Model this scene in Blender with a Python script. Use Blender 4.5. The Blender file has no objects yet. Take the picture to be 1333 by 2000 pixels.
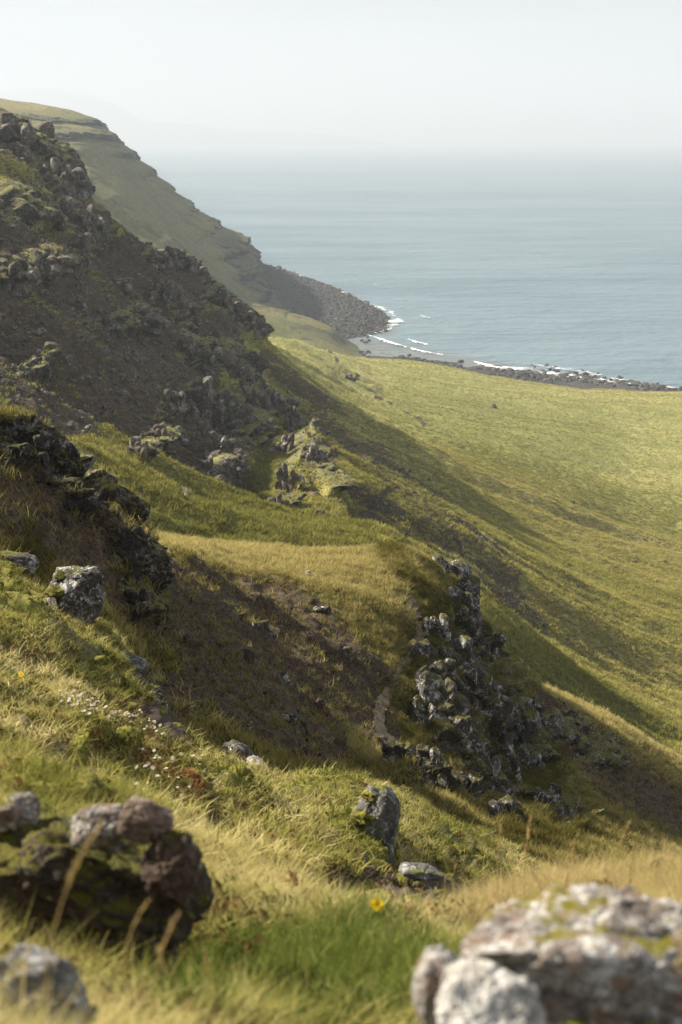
import bpy, math, random
import numpy as np
from mathutils import Vector, Matrix, Euler
C = bpy.context.scene
COL = C.collection
RNG = np.random.default_rng(7)
random.seed(7)

# ------------------------------------------------------------------ camera, light, sky
CAMZ = 120.0
F = 50/36*2000.0                      # focal length in photograph pixels
PITCH = math.radians(14.8)
CX, CY = 666.5, 1000.0
cam = bpy.data.objects.new('camera', bpy.data.cameras.new('camera')); COL.objects.link(cam)
cam.data.sensor_fit = 'VERTICAL'; cam.data.sensor_height = 36; cam.data.sensor_width = 24; cam.data.lens = 50
cam.data.clip_start = .05; cam.data.clip_end = 60000
cam.location = (0, 0, CAMZ); cam.rotation_euler = (math.pi/2 - PITCH, 0, 0)
cam.data.dof.use_dof = True; cam.data.dof.focus_distance = 22.0; cam.data.dof.aperture_fstop = 5.6
C.camera = cam

SUN_EL, SUN_AZ = 35.0, 293.0          # azimuth clockwise from +Y, in degrees
el, az = math.radians(SUN_EL), math.radians(SUN_AZ)
SUNV = Vector((math.sin(az)*math.cos(el), math.cos(az)*math.cos(el), math.sin(el)))
sun = bpy.data.objects.new('sun', bpy.data.lights.new('sun', 'SUN')); COL.objects.link(sun)
sun.data.energy = 5.0; sun.data.angle = math.radians(.6); sun.data.color = (1, .915, .77)
sun.rotation_euler = SUNV.to_track_quat('Z', 'Y').to_euler()
W = bpy.data.worlds.new('World'); C.world = W; W.use_nodes = True
wt = W.node_tree; wn = wt.nodes; wl = wt.links
bg = wn['Background']
sky = wn.new('ShaderNodeTexSky'); sky.sky_type = 'NISHITA'; sky.sun_disc = False
sky.sun_elevation = el; sky.sun_rotation = az; sky.air_density = 1.0; sky.dust_density = 2.0; sky.altitude = 120
tc = wn.new('ShaderNodeTexCoord'); mp = wn.new('ShaderNodeMapping'); mp.inputs['Scale'].default_value = (1, 1, 5)
nz = wn.new('ShaderNodeTexNoise'); nz.inputs['Scale'].default_value = 1.6; nz.inputs['Detail'].default_value = 5
rp = wn.new('ShaderNodeMapRange'); rp.inputs[1].default_value = .3; rp.inputs[2].default_value = .75; rp.inputs[3].default_value = .90; rp.inputs[4].default_value = 1.0
mx = wn.new('ShaderNodeMix'); mx.data_type = 'RGBA'
cl = wn.new('ShaderNodeMix'); cl.data_type = 'RGBA'; cl.inputs[6].default_value = (2.05, 2.22, 2.40, 1); cl.inputs[7].default_value = (2.9, 3.0, 3.1, 1)
mp2 = wn.new('ShaderNodeMapping'); mp2.inputs['Scale'].default_value = (1, 1, 9); nz2 = wn.new('ShaderNodeTexNoise'); nz2.inputs['Scale'].default_value = 3.2; nz2.inputs['Detail'].default_value = 6
rp2 = wn.new('ShaderNodeMapRange'); rp2.inputs[1].default_value = .32; rp2.inputs[2].default_value = .68
wl.new(tc.outputs['Generated'], mp2.inputs[0]); wl.new(mp2.outputs[0], nz2.inputs['Vector']); wl.new(nz2.outputs[0], rp2.inputs[0]); wl.new(rp2.outputs[0], cl.inputs[0]); wl.new(cl.outputs[2], mx.inputs[7])
wl.new(tc.outputs['Generated'], mp.inputs[0]); wl.new(mp.outputs[0], nz.inputs['Vector']); wl.new(nz.outputs[0], rp.inputs[0])
wl.new(rp.outputs[0], mx.inputs[0]); wl.new(sky.outputs[0], mx.inputs[6]); wl.new(mx.outputs[2], bg.inputs['Color'])
bg.inputs['Strength'].default_value = .08
C.view_settings.view_transform = 'Standard'; C.view_settings.look = 'None'; C.view_settings.gamma = 1
C.view_settings.use_curve_mapping = False
C.view_settings.exposure = 1.55

# ------------------------------------------------------------------ maths helpers
def _h(ix, iy, iz, s):
    h = (ix.astype(np.int64)*374761393 + iy.astype(np.int64)*668265263 + iz.astype(np.int64)*2147483647 + s*1274126177) & 0xffffffff
    h = ((h ^ (h >> 13))*1274126177) & 0xffffffff
    return ((h ^ (h >> 16)) & 0xffffff).astype(np.float32)/float(0xffffff)
def vnoise(x, y, z, s=0):
    """value-gradient noise in -1..1"""
    x0 = np.floor(x); y0 = np.floor(y); z0 = np.floor(z)
    fx = (x-x0).astype(np.float32); fy = (y-y0).astype(np.float32); fz = (z-z0).astype(np.float32)
    u = fx*fx*(3-2*fx); v = fy*fy*(3-2*fy); w = fz*fz*(3-2*fz)
    r = 0
    for dx in (0, 1):
        for dy in (0, 1):
            for dz in (0, 1):
                wt_ = (u if dx else 1-u)*(v if dy else 1-v)*(w if dz else 1-w)
                r = r + wt_*_h(x0+dx, y0+dy, z0+dz, s)
    return r*2-1
def fbm(x, y, z, o=4, s=0, g=.5):
    r = 0; a = 1.0; t = 0
    for k in range(o):
        r = r + a*vnoise(x+17.3*k, y-9.1*k, z+5.7*k, s+k); t += a; a *= g
        x, y, z = 2.03*(x*.8+y*.6), 2.03*(y*.8-x*.6), z*2.03
    return r/t*1.5
def worley(x, y, z, s=0):
    """returns F1, F2 and a random value of the nearest cell"""
    x0 = np.floor(x); y0 = np.floor(y); z0 = np.floor(z)
    f1 = np.full(x.shape, 9., np.float32); f2 = f1.copy(); idv = np.zeros(x.shape, np.float32)
    for dx in (-1, 0, 1):
        for dy in (-1, 0, 1):
            for dz in (-1, 0, 1):
                a, b, c = x0+dx, y0+dy, z0+dz
                d = (np.abs(a+_h(a, b, c, s)-x)**2+np.abs(b+_h(a, b, c, s+1)-y)**2+np.abs(c+_h(a, b, c, s+2)-z)**2).astype(np.float32)
                nearer = d < f1
                f2 = np.where(nearer, f1, np.minimum(f2, d)); idv = np.where(nearer, _h(a, b, c, s+3), idv); f1 = np.where(nearer, d, f1)
    return np.sqrt(f1), np.sqrt(f2), idv
def sstep(a, b, x):
    t = np.clip((x-a)/(b-a), 0, 1); return t*t*(3-2*t)
def pchip(xs, ys, xq):
    """monotone cubic; ys (n,) or (n,m); xq (k,) -> (k,) or (k,m)"""
    xs = np.asarray(xs, float); ys = np.asarray(ys, float); one = ys.ndim == 1
    if one: ys = ys[:, None]
    h = np.diff(xs)[:, None]; d = np.diff(ys, axis=0)/h
    m = np.zeros_like(ys)
    if len(xs) > 2:
        w1 = 2*h[1:]+h[:-1]; w2 = h[1:]+2*h[:-1]
        same = d[:-1]*d[1:] > 0
        with np.errstate(divide='ignore', invalid='ignore'):
            hm = (w1+w2)/(w1/d[:-1]+w2/d[1:])
        m[1:-1] = np.where(same, hm, 0)
    m[0] = d[0]; m[-1] = d[-1]
    xq = np.asarray(xq, float); i = np.clip(np.searchsorted(xs, xq)-1, 0, len(xs)-2)
    t = ((xq-xs[i])/(xs[i+1]-xs[i]))[:, None]; tc_ = np.clip(t, 0, 1); hh = h[i]
    r = (2*tc_**3-3*tc_**2+1)*ys[i]+(tc_**3-2*tc_**2+tc_)*hh*m[i]+(-2*tc_**3+3*tc_**2)*ys[i+1]+(tc_**3-tc_**2)*hh*m[i+1]
    return r[:, 0] if one else r
cp, sp = math.cos(PITCH), math.sin(PITCH)
def unproj(px, py, Y):
    """pixel of the photograph and horizontal distance in metres -> world point"""
    a = (px-CX)/F; b = (CY-py)/F
    t = Y/(cp+b*sp)
    return np.stack([a*t, Y+0*a, CAMZ+t*(-sp+b*cp)], -1)
def proj(P):
    X, Y, Z = P[..., 0], P[..., 1], P[..., 2]-CAMZ
    d = Y*cp-Z*sp; u = Y*sp+Z*cp
    d = np.where(np.abs(d) < 1e-6, 1e-6, d)
    return CX+F*X/d, CY-F*u/d, d
def seapt(px, py, z=0.):
    """point where the ray through a pixel meets the level z"""
    a = (px-CX)/F; b = (CY-py)/F
    t = (z-CAMZ)/(-sp+b*cp); return np.array([a*t, t*(cp+b*sp), z])

# ------------------------------------------------------------------ materials
class NT:
    def __init__(s, name):
        s.m = bpy.data.materials.new(name); s.m.use_nodes = True; s.t = s.m.node_tree; s.n = s.t.nodes; s.l = s.t.links
        s.b = s.n['Principled BSDF']; s.out = s.n['Material Output']
        s.b.inputs['Roughness'].default_value = .9
        if 'Specular IOR Level' in s.b.inputs: s.b.inputs['Specular IOR Level'].default_value = .25
    def new(s, t, **k):
        n = s.n.new(t)
        for a, v in k.items(): setattr(n, a, v)
        return n
    def inp(s, sock, v):
        if isinstance(v, bpy.types.NodeSocket): s.l.new(v, sock)
        elif v is not None:
            if hasattr(sock.default_value, '__len__') and len(sock.default_value) == 4 and len(v) == 3: v = (*v, 1)
            sock.default_value = v
    def pos(s):
        return s.new('ShaderNodeNewGeometry').outputs['Position']
    def noise(s, scale, detail=4, vec=None, rough=.55, stretch=None):
        v = vec if vec is not None else s.pos()
        if stretch:
            m = s.new('ShaderNodeMapping'); m.inputs['Scale'].default_value = stretch; s.l.new(v, m.inputs[0]); v = m.outputs[0]
        n = s.new('ShaderNodeTexNoise'); n.inputs['Scale'].default_value = scale; n.inputs['Detail'].default_value = detail
        n.inputs['Roughness'].default_value = rough; s.l.new(v, n.inputs['Vector']); return n.outputs[0]
    def voro(s, scale, vec=None, out='Distance', feature='F1'):
        n = s.new('ShaderNodeTexVoronoi'); n.feature = feature; n.inputs['Scale'].default_value = scale
        s.l.new(vec if vec is not None else s.pos(), n.inputs['Vector']); return n.outputs[out]
    def ramp(s, x, a, b, lo=0., hi=1.):
        n = s.new('ShaderNodeMapRange'); n.interpolation_type = 'SMOOTHSTEP'
        s.inp(n.inputs[0], x); n.inputs[1].default_value = a; n.inputs[2].default_value = b; n.inputs[3].default_value = lo; n.inputs[4].default_value = hi
        return n.outputs[0]
    def mix(s, f, a, b):
        n = s.new('ShaderNodeMix', data_type='RGBA'); s.inp(n.inputs[0], f); s.inp(n.inputs[6], a); s.inp(n.inputs[7], b); return n.outputs[2]
    def math(s, op, a, b=None, clamp=False):
        n = s.new('ShaderNodeMath', operation=op, use_clamp=clamp); s.inp(n.inputs[0], a)
        if b is not None: s.inp(n.inputs[1], b)
        return n.outputs[0]
    def mul(s, a, b): return s.math('MULTIPLY', a, b)
    def add(s, a, b): return s.math('ADD', a, b)
    def attr(s, name, typ='GEOMETRY'):
        n = s.new('ShaderNodeAttribute', attribute_name=name, attribute_type=typ); return n
    def bump(s, h, strength=.5, dist=.1):
        n = s.new('ShaderNodeBump'); n.inputs['Strength'].default_value = strength; n.inputs['Distance'].default_value = dist
        s.l.new(h, n.inputs['Height']); s.l.new(n.outputs[0], s.b.inputs['Normal'])
    def up(s):
        g = s.new('ShaderNodeNewGeometry'); x = s.new('ShaderNodeSeparateXYZ'); s.l.new(g.outputs['Normal'], x.inputs[0]); return x.outputs[2]
    def color(s, c): s.inp(s.b.inputs['Base Color'], c)

def terrain_material(name, S, dry=(.225, .185, .068), green=(.125, .135, .034), moss=(.19, .19, .025),
                     rock=(.075, .066, .058), dirt=(.056, .036, .025), lichen=.35, fall=(1, 1, 1)):
    """mask attribute: R rock, G bare earth, B green/moss, A 1 = dry straw"""
    n = NT(name); at = n.attr('mask'); sepc = n.new('ShaderNodeSeparateColor'); n.l.new(at.outputs['Color'], sepc.inputs[0])
    R, G, B = sepc.outputs; A = at.outputs['Alpha']
    big = n.noise(.08*S, 3); mid = n.noise(.5*S, 5, stretch=fall); fine = n.noise(3.2*S, 5, rough=.7, stretch=fall); vf = n.noise(14*S, 3, rough=.7)
    # grass: straw against green, in patches
    g1 = n.ramp(n.add(n.mul(mid, .55), n.mul(fine, .45)), .36, .64)
    gg = n.mix(g1, tuple(c*.80 for c in green), tuple(c*1.15 for c in green))
    dd = n.mix(n.ramp(fine, .3, .7), tuple(c*.78 for c in dry), tuple(c*1.2 for c in dry))
    t = n.math('ADD', n.mul(n.math('SUBTRACT', n.add(n.mul(mid, .5), n.mul(fine, .5)), .5), 2.4), A, clamp=True)
    grass = n.mix(t, gg, dd)
    ms = n.mix(n.ramp(fine, .35, .65), tuple(c*.65 for c in moss), moss)
    mk = n.ramp(n.add(B, n.mul(n.math('SUBTRACT', mid, .5), 1.6)), .42, .7)
    grass = n.mix(mk, grass, ms)
    # bare earth with small stones
    de = n.mix(n.ramp(fine, .3, .7), tuple(c*.6 for c in dirt), tuple(c*1.7 for c in dirt))
    pebble = n.ramp(n.voro(5.5*S), .22, .12)
    pebble = n.mul(pebble, n.ramp(n.noise(1.1*S, 4), .52, .64))
    de = n.mix(pebble, de, tuple(c*1.9 for c in rock))
    col0 = None
    dk = n.ramp(n.add(G, n.mul(n.math('SUBTRACT', n.add(n.mul(mid, .5), n.mul(fine, .5)), .5), 2.6)), .42, .54)
    col = n.mix(dk, grass, de)
    # rock with lichen, broken up, greener where it lies flat
    rk = n.mix(n.ramp(fine, .3, .72), tuple(c*.45 for c in rock), tuple(c*1.5 for c in rock))
    li = n.ramp(n.add(n.mul(n.noise(1.9*S, 4), .5), n.mul(n.noise(9*S, 4, rough=.7), .5)), .56-.06*lichen, .60)
    rk = n.mix(n.mul(li, lichen), rk, (.36, .34, .31))
    flat = n.ramp(n.up(), .62, .86)
    rk = n.mix(n.mul(flat, .6), rk, n.mix(.4, grass, ms))
    rm = n.ramp(n.add(R, n.mul(n.math('SUBTRACT', mid, .5), .7)), .4, .58)
    col = n.mix(rm, col, rk)
    col = n.mix(n.ramp(big, .3, .7), n.mix(.16, col, (.035, .03, .016)), col)
    gr = n.ramp(n.add(n.mul(vf, .65), n.mul(n.noise(7*S, 3, rough=.6), .35)), .36, .62)
    hv = n.new('ShaderNodeHueSaturation'); n.l.new(n.ramp(gr, 0., 1., .52, 1.38), hv.inputs['Value']); n.l.new(col, hv.inputs['Color']); n.color(hv.outputs[0])
    n.bump(n.add(n.mul(fine, 1.0), n.mul(vf, .35)), .75, .55/S)
    return n.m

def rock_material(name, base=(.085, .075, .066), lichen=.5, lcol=(.42, .41, .38), moss=.5, mcol=(.15, .16, .02), S=1., tint=None):
    n = NT(name); big = n.noise(1.3*S, 4); fine = n.noise(7*S, 6, rough=.7); vf = n.noise(30*S, 4, rough=.7)
    col = n.mix(n.ramp(n.add(n.mul(big, .4), n.mul(fine, .6)), .32, .68), tuple(c*.42 for c in base), tuple(c*1.7 for c in base))
    if tint: col = n.mix(n.mul(n.ramp(n.noise(2.1*S, 3), .5, .66), .7), col, tint)
    spots = n.ramp(n.voro(5*S), .42, .34)
    l1 = n.ramp(n.add(n.mul(n.noise(2.2*S, 3), .5), n.mul(n.noise(13*S, 5, rough=.75), .5)), .60-.17*lichen, .645-.17*lichen)
    lc = n.mix(n.ramp(n.noise(22*S, 3), .4, .6), tuple(c*.6 for c in lcol), tuple(c*1.25 for c in lcol))
    col = n.mix(n.math('MULTIPLY', l1, n.ramp(n.voro(6*S), .75, .3, .35, 1.), clamp=True), col, lc)
    if moss > 0:
        mk = n.ramp(n.add(n.mul(n.up(), .6), n.mul(n.math('SUBTRACT', n.add(n.mul(big, .6), n.mul(fine, .4)), .5), 1.9)), .62-.5*moss, .75-.5*moss)
        mc = n.mix(n.ramp(vf, .35, .65), tuple(c*.45 for c in mcol), tuple(c*1.3 for c in mcol))
        col = n.mix(mk, col, mc)
    n.color(col)
    crack = n.ramp(n.voro(3.3*S, feature='DISTANCE_TO_EDGE'), .0, .06)
    n.bump(n.add(n.mul(crack, .35), n.add(n.mul(fine, 1.0), n.mul(vf, .35))), .8, .10/S)
    return n.m

def moss_material(name, c1=(.05, .048, .012), c2=(.21, .19, .030), S=1.):
    n = NT(name); f = n.noise(9*S, 5, rough=.65); v = n.noise(60*S, 3, rough=.7)
    n.color(n.mix(n.ramp(n.add(n.mul(f, .6), n.mul(v, .4)), .38, .6), c1, c2)); n.b.inputs['Roughness'].default_value = 1
    n.bump(n.add(f, n.mul(v, .6)), .9, .04/S); return n.m

def blade_material(name, c1, c2, c3, trans=.45):
    """grass; an instance attribute tint picks the colour between c1, c2, c3"""
    n = NT(name); t = n.attr('tint', 'INSTANCER').outputs['Fac']
    v = n.attr('along').outputs['Fac']
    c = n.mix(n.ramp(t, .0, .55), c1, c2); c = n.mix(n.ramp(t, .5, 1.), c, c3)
    c = n.mix(n.ramp(v, .0, .5), tuple(k*.55 for k in c1), c)  # blade foot darkened in the colour, as shade between the blades
    d = n.new('ShaderNodeBsdfDiffuse'); tr = n.new('ShaderNodeBsdfTranslucent'); m = n.new('ShaderNodeMixShader')
    n.l.new(c, d.inputs[0]); n.l.new(c, tr.inputs[0]); m.inputs[0].default_value = trans
    n.l.new(d.outputs[0], m.inputs[1]); n.l.new(tr.outputs[0], m.inputs[2]); n.l.new(m.outputs[0], n.out.inputs[0])
    return n.m
def plain(name, c, rough=.8, S=20, trans=0.):
    n = NT(name); col = n.mix(n.ramp(n.noise(S, 3), .3, .7), tuple(k*.75 for k in c), tuple(min(1, k*1.2) for k in c)); n.color(col)
    n.b.inputs['Roughness'].default_value = rough
    if trans:
        tr = n.new('ShaderNodeBsdfTranslucent'); m = n.new('ShaderNodeMixShader'); n.l.new(col, tr.inputs[0]); m.inputs[0].default_value = trans
        n.l.new(n.b.outputs[0], m.inputs[1]); n.l.new(tr.outputs[0], m.inputs[2]); n.l.new(m.outputs[0], n.out.inputs[0])
    return n.m

# ------------------------------------------------------------------ object helpers
def mesh_np(name, V, Fc, smooth=True, attrs=None):
    me = bpy.data.meshes.new(name); V = np.asarray(V, np.float32); Fc = np.asarray(Fc, np.int32)
    k = Fc.shape[1]; me.vertices.add(len(V)); me.vertices.foreach_set('co', V.ravel())
    me.loops.add(Fc.size); me.loops.foreach_set('vertex_index', Fc.ravel())
    me.polygons.add(len(Fc)); me.polygons.foreach_set('loop_start', np.arange(len(Fc), dtype=np.int32)*k)
    me.polygons.foreach_set('use_smooth', np.full(len(Fc), smooth))
    me.update(calc_edges=True)
    for an, (typ, dat) in (attrs or {}).items():
        a = me.attributes.new(an, typ, 'POINT')
        a.data.foreach_set('color' if 'COLOR' in typ else ('vector' if typ == 'FLOAT_VECTOR' else 'value'), np.asarray(dat, np.float32 if typ != 'INT' else np.int32).ravel())
    return me
def link(name, me, mat=None, parent=None, **props):
    o = bpy.data.objects.new(name, me); COL.objects.link(o)
    if mat is not None and not me.materials: me.materials.append(mat)
    if parent is not None: o.parent = parent
    for k, v in props.items():
        if v is not None: o[k] = v
    return o
def empty(name, loc, **props):
    o = bpy.data.objects.new(name, None); COL.objects.link(o); o.location = loc; o.empty_display_size = .1
    for k, v in props.items():
        if v is not None: o[k] = v
    return o

# ------------------------------------------------------------------ terrain sheets
def strokes(px, py, L):
    """soft mask: each stroke is a polyline of (x, y, radius)"""
    m = np.zeros(px.shape, np.float32)
    for S in L:
        for (x0, y0, r0), (x1, y1, r1) in zip(S[:-1], S[1:]) if len(S) > 1 else [(S[0], (S[0][0]+.01, S[0][1], S[0][2]))]:
            lo_x, hi_x = min(x0, x1)-2*max(r0, r1), max(x0, x1)+2*max(r0, r1); lo_y, hi_y = min(y0, y1)-2*max(r0, r1), max(y0, y1)+2*max(r0, r1)
            sel = (px > lo_x) & (px < hi_x) & (py > lo_y) & (py < hi_y)
            if not sel.any(): continue
            X, Y = px[sel], py[sel]; dx, dy = x1-x0, y1-y0
            t = np.clip(((X-x0)*dx+(Y-y0)*dy)/(dx*dx+dy*dy), 0, 1); r = r0+(r1-r0)*t
            d = np.hypot(X-x0-t*dx, Y-y0-t*dy)/r
            m[sel] = np.maximum(m[sel], 1-sstep(.6, 1.5, d))
    return m
def base_sheet(rows, pxs, Ys):
    """rows: {Y: [(px, py) ...]} cross-sections of the land at constant distance"""
    yk = sorted(rows); P = np.array([pchip(*zip(*rows[y]), pxs) for y in yk])
    G = pchip(np.log(yk), P, np.log(Ys))
    PX, YY = np.meshgrid(pxs, Ys); V = unproj(PX, G, YY); return PX, G, V
def normals(V):
    du = np.gradient(V, axis=1); dv = np.gradient(V, axis=0); n = np.cross(du, dv); n /= np.linalg.norm(n, axis=-1, keepdims=True)+1e-12
    return np.where(n[..., 2:] < 0, -n, n)
def grid_faces(ny, nx):
    i = np.arange(ny-1)[:, None]*nx+np.arange(nx-1)[None]; i = i.ravel()
    return np.stack([i, i+1, i+nx+1, i+nx], -1)
def axis(a, b, c, d, nmid, nout):
    """dense between b and c, coarse outside"""
    return np.concatenate([np.linspace(a, b, nout, endpoint=False), np.linspace(b, c, nmid, endpoint=False), np.linspace(c, d, nout)])
def yaxis(a, b, n, p=.5):
    return (np.linspace(a**-p, b**-p, n))**(-1/p)
SHEETS = {}
def finish(name, V, mask, mat, PX, PY):
    N = normals(V); SHEETS[name] = dict(V=V, N=N, mask=mask); SHEETS[name]['pp'] = proj(V)
    me = mesh_np(name, V.reshape(-1, 3), grid_faces(*V.shape[:2]), attrs={'mask': ('FLOAT_COLOR', mask.reshape(-1, 4))})
    return link(name, me, mat, kind='structure')

# --- foreground slope where the camera stands -------------------------------------------------
rowsA = {
 .9: [(-900, 1500), (-200, 2100), (300, 2400), (666, 2700), (1000, 2780), (1333, 2780), (2000, 2800)],
 2.2: [(-900, 1500), (0, 1900), (300, 1950), (666, 2010), (1000, 2020), (1333, 2010), (2000, 2080)],
 3.2: [(-900, 1350), (0, 1660), (300, 1740), (560, 1800), (800, 1835), (930, 1810), (1100, 1775), (1333, 1755), (2000, 1850)],
 4.5: [(-900, 1200), (0, 1550), (300, 1655), (560, 1730), (800, 1790), (950, 1815), (1333, 1880), (2000, 2000)],
 6.0: [(-900, 1050), (0, 1440), (300, 1575), (560, 1660), (720, 1725), (850, 1785), (1000, 1840), (1333, 1960), (2000, 2150)],
 7.5: [(-900, 950), (0, 1350), (300, 1500), (560, 1585), (690, 1650), (780, 1745), (900, 1815), (1333, 2000), (2000, 2250)],
 9.0: [(-900, 850), (0, 1275), (200, 1395), (420, 1502), (560, 1532), (700, 1570), (780, 1685), (900, 1765), (1100, 1870), (1333, 1970), (2000, 2250)],
 11.: [(-900, 760), (0, 1185), (110, 1250), (200, 1305), (330, 1425), (420, 1512), (560, 1560), (700, 1595), (800, 1645), (900, 1720), (1000, 1790), (1333, 1930), (2000, 2200)],
 14.: [(-900, 700), (0, 1130), (110, 1195), (200, 1245), (260, 1310), (330, 1420), (420, 1500), (560, 1540), (700, 1545), (800, 1590), (900, 1655), (1000, 1710), (1333, 1870), (2000, 2150)],
 18.: [(-900, 700), (0, 1112), (110, 1190), (180, 1260), (250, 1350), (330, 1455), (560, 1545), (700, 1538), (800, 1567), (900, 1620), (1000, 1668), (1333, 1820), (2000, 2100)],
 22.: [(-900, 800), (0, 1300), (200, 1460), (330, 1560), (560, 1640), (700, 1640), (800, 1660), (900, 1710), (1000, 1750), (1333, 1900), (2000, 2200)]}
pxs = axis(-900, -60, 1400, 2000, 430, 30); Ys = yaxis(.9, 22, 470, .8)
PX, PY, V = base_sheet(rowsA, pxs, Ys); N = normals(V)
x, y, z = V[..., 0], V[..., 1], V[..., 2]
sc = np.clip(y/8, .25, 1)
d = .13*fbm(x*1.5, y*1.5, z*1.5, 5, 3)+.075*np.abs(fbm(x*5, y*5, z*5, 3, 9))*sc+.03*fbm(x*14, y*14, z*14, 2, 19)*sc+.05*np.maximum(0, fbm(x*.9, y*.9, z, 3, 30))
dirtA = strokes(PX, PY, [[(620, 1735, 30), (720, 1750, 42), (850, 1745, 42), (905, 1775, 30)], [(720, 1800, 30), (770, 1795, 34), (860, 1800, 36)], [(390, 1600, 14), (460, 1640, 14)],
    [(540, 1820, 20), (620, 1830, 20), (760, 1820, 20)], [(250, 1300, 20), (300, 1360, 25)], [(330, 1440, 20), (300, 1400, 25)]])
mossA = strokes(PX, PY, [[(0, 1180, 40), (40, 1230, 30)], [(600, 1540, 30), (700, 1545, 25)], [(440, 1560, 30), (520, 1580, 25)], [(660, 1640, 25), (740, 1700, 12)], [(0, 1120, 25)],
    [(0, 1640, 50), (250, 1650, 40)], [(230, 1500, 20)], [(150, 1470, 25)]])
d -= .10*strokes(PX, PY, [[(640, 1735, 25), (720, 1745, 20)], [(390, 1600, 14), (460, 1640, 14)]])
d += .06*mossA
V = V+N*(d*sstep(.9, 1.8, y))[..., None]
dryA = .5+.35*fbm(x*.8, y*.8, z, 3, 77)
greenA = strokes(PX, PY, [[(300, 1960, 70), (700, 1960, 90), (900, 1990, 60)], [(860, 1640, 60), (930, 1700, 50)], [(150, 1520, 20)], [(230, 1320, 40), (150, 1310, 30)]])  # green grass; the stroke right of the boulder also paints its cast shade
mask = np.stack([np.zeros_like(x), dirtA+.18, np.clip(mossA*.9+.25*greenA, 0, 1), np.clip(dryA-.7*greenA-.3*mossA, 0, 1)], -1)
MA = terrain_material('foreground_turf', 5.0, dry=(.30, .24, .095), green=(.12, .11, .028), moss=(.24, .23, .028), dirt=(.06, .04, .027))
finish('foreground_slope', V, mask, MA, PX, PY)

# --- the near bowl and the spur with the path ---------------------------------------------------
rowsB = {
 12.: [(-900, 500), (-300, 980), (0, 1260), (200, 1440), (400, 1620), (600, 1760), (800, 1850), (1000, 1950), (1333, 2150), (2000, 2400)],
 16.: [(-900, 420), (-300, 850), (0, 1110), (120, 1230), (290, 1370), (450, 1530), (600, 1650), (800, 1780), (1000, 1880), (1333, 2020), (2000, 2250)],
 20.: [(-900, 350), (-300, 720), (0, 950), (120, 1060), (220, 1150), (300, 1270), (450, 1450), (600, 1560), (800, 1690), (1000, 1810), (1333, 1920), (2000, 2100)],
 24.: [(-900, 300), (-300, 620), (0, 836), (60, 872), (105, 930), (210, 992), (265, 1065), (300, 1190), (450, 1370), (600, 1480), (780, 1600), (1000, 1720), (1333, 1840), (2000, 2050)],
 28.: [(-900, 360), (-300, 660), (0, 880), (105, 975), (235, 1060), (300, 1140), (450, 1300), (600, 1410), (760, 1510), (880, 1590), (1000, 1650), (1150, 1710), (1333, 1790), (2000, 2000)],
 34.: [(-900, 450), (-300, 720), (0, 930), (235, 1070), (310, 1095), (450, 1215), (600, 1320), (740, 1420), (820, 1480), (880, 1545), (1000, 1590), (1150, 1650), (1333, 1720), (2000, 1930)],
 39.: [(-900, 520), (-300, 780), (0, 950), (265, 1055), (340, 1075), (450, 1150), (600, 1215), (740, 1290), (800, 1330), (870, 1400), (960, 1540), (1040, 1560), (1150, 1600), (1333, 1680), (2000, 1850)],
 44.: [(-900, 560), (-300, 820), (0, 960), (265, 1045), (370, 1068), (450, 1100), (600, 1130), (740, 1150), (800, 1180), (850, 1230), (930, 1350), (1010, 1450), (1060, 1480), (1150, 1530), (1333, 1630), (2000, 1800)],
 49.: [(-900, 600), (-300, 840), (0, 970), (265, 1036), (370, 1058), (470, 1072), (600, 1087), (700, 1087), (770, 1078), (835, 1108), (880, 1150), (930, 1240), (1000, 1330), (1050, 1370), (1180, 1450), (1333, 1560), (2000, 1750)],
 54.: [(-900, 620), (-300, 870), (0, 1010), (265, 1065), (370, 1085), (600, 1110), (700, 1110), (770, 1105), (835, 1135), (930, 1245), (1000, 1312), (1040, 1335), (1180, 1405), (1333, 1482), (2000, 1700)],
 62.: [(-900, 700), (-300, 950), (0, 1100), (265, 1150), (600, 1200), (770, 1230), (930, 1330), (1050, 1400), (1180, 1480), (1333, 1580), (2000, 1800)],
 74.: [(-900, 820), (-300, 1050), (0, 1230), (600, 1400), (930, 1500), (1333, 1750), (2000, 2000)]}
pxs = axis(-900, -60, 1400, 2000, 620, 30); Ys = yaxis(12, 74, 520, .5)
PX, PY, V = base_sheet(rowsB, pxs, Ys); N = normals(V); x, y, z = V[..., 0], V[..., 1], V[..., 2]
cragB = strokes(PX, PY, [[(905, 1150, 32), (915, 1215, 28), (960, 1280, 20)], [(840, 1250, 25), (845, 1400, 40), (860, 1500, 45)], [(860, 1240, 30), (930, 1330, 55), (970, 1420, 80), (920, 1480, 60), (960, 1560, 55)], [(1010, 1420, 45), (1030, 1480, 35)], [(1100, 1590, 40)],
    [(120, 960, 35), (215, 1010, 35), (265, 1100, 32), (275, 1180, 28)], [(0, 870, 40), (80, 920, 30)], [(780, 1500, 25), (840, 1540, 20)], [(1080, 1420, 30), (1180, 1480, 30)]])
dirtB = strokes(PX, PY, [[(0, 950, 80), (120, 1030, 90), (260, 1150, 70), (360, 1180, 90), (450, 1270, 90), (560, 1330, 90)], [(400, 1090, 40), (480, 1150, 60), (580, 1230, 70), (680, 1330, 60), (750, 1440, 35)],
    [(1060, 1380, 25), (1130, 1460, 45), (1230, 1540, 50), (1333, 1600, 50), (1450, 1670, 60)], [(310, 1350, 50), (500, 1400, 50), (640, 1450, 40)]])
path = strokes(PX, PY, [[(790, 1175, 5), (806, 1190, 7), (818, 1240, 8), (812, 1275, 8), (782, 1300, 8), (760, 1345, 9), (742, 1390, 11), (735, 1430, 14), (760, 1455, 12)]])
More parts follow.
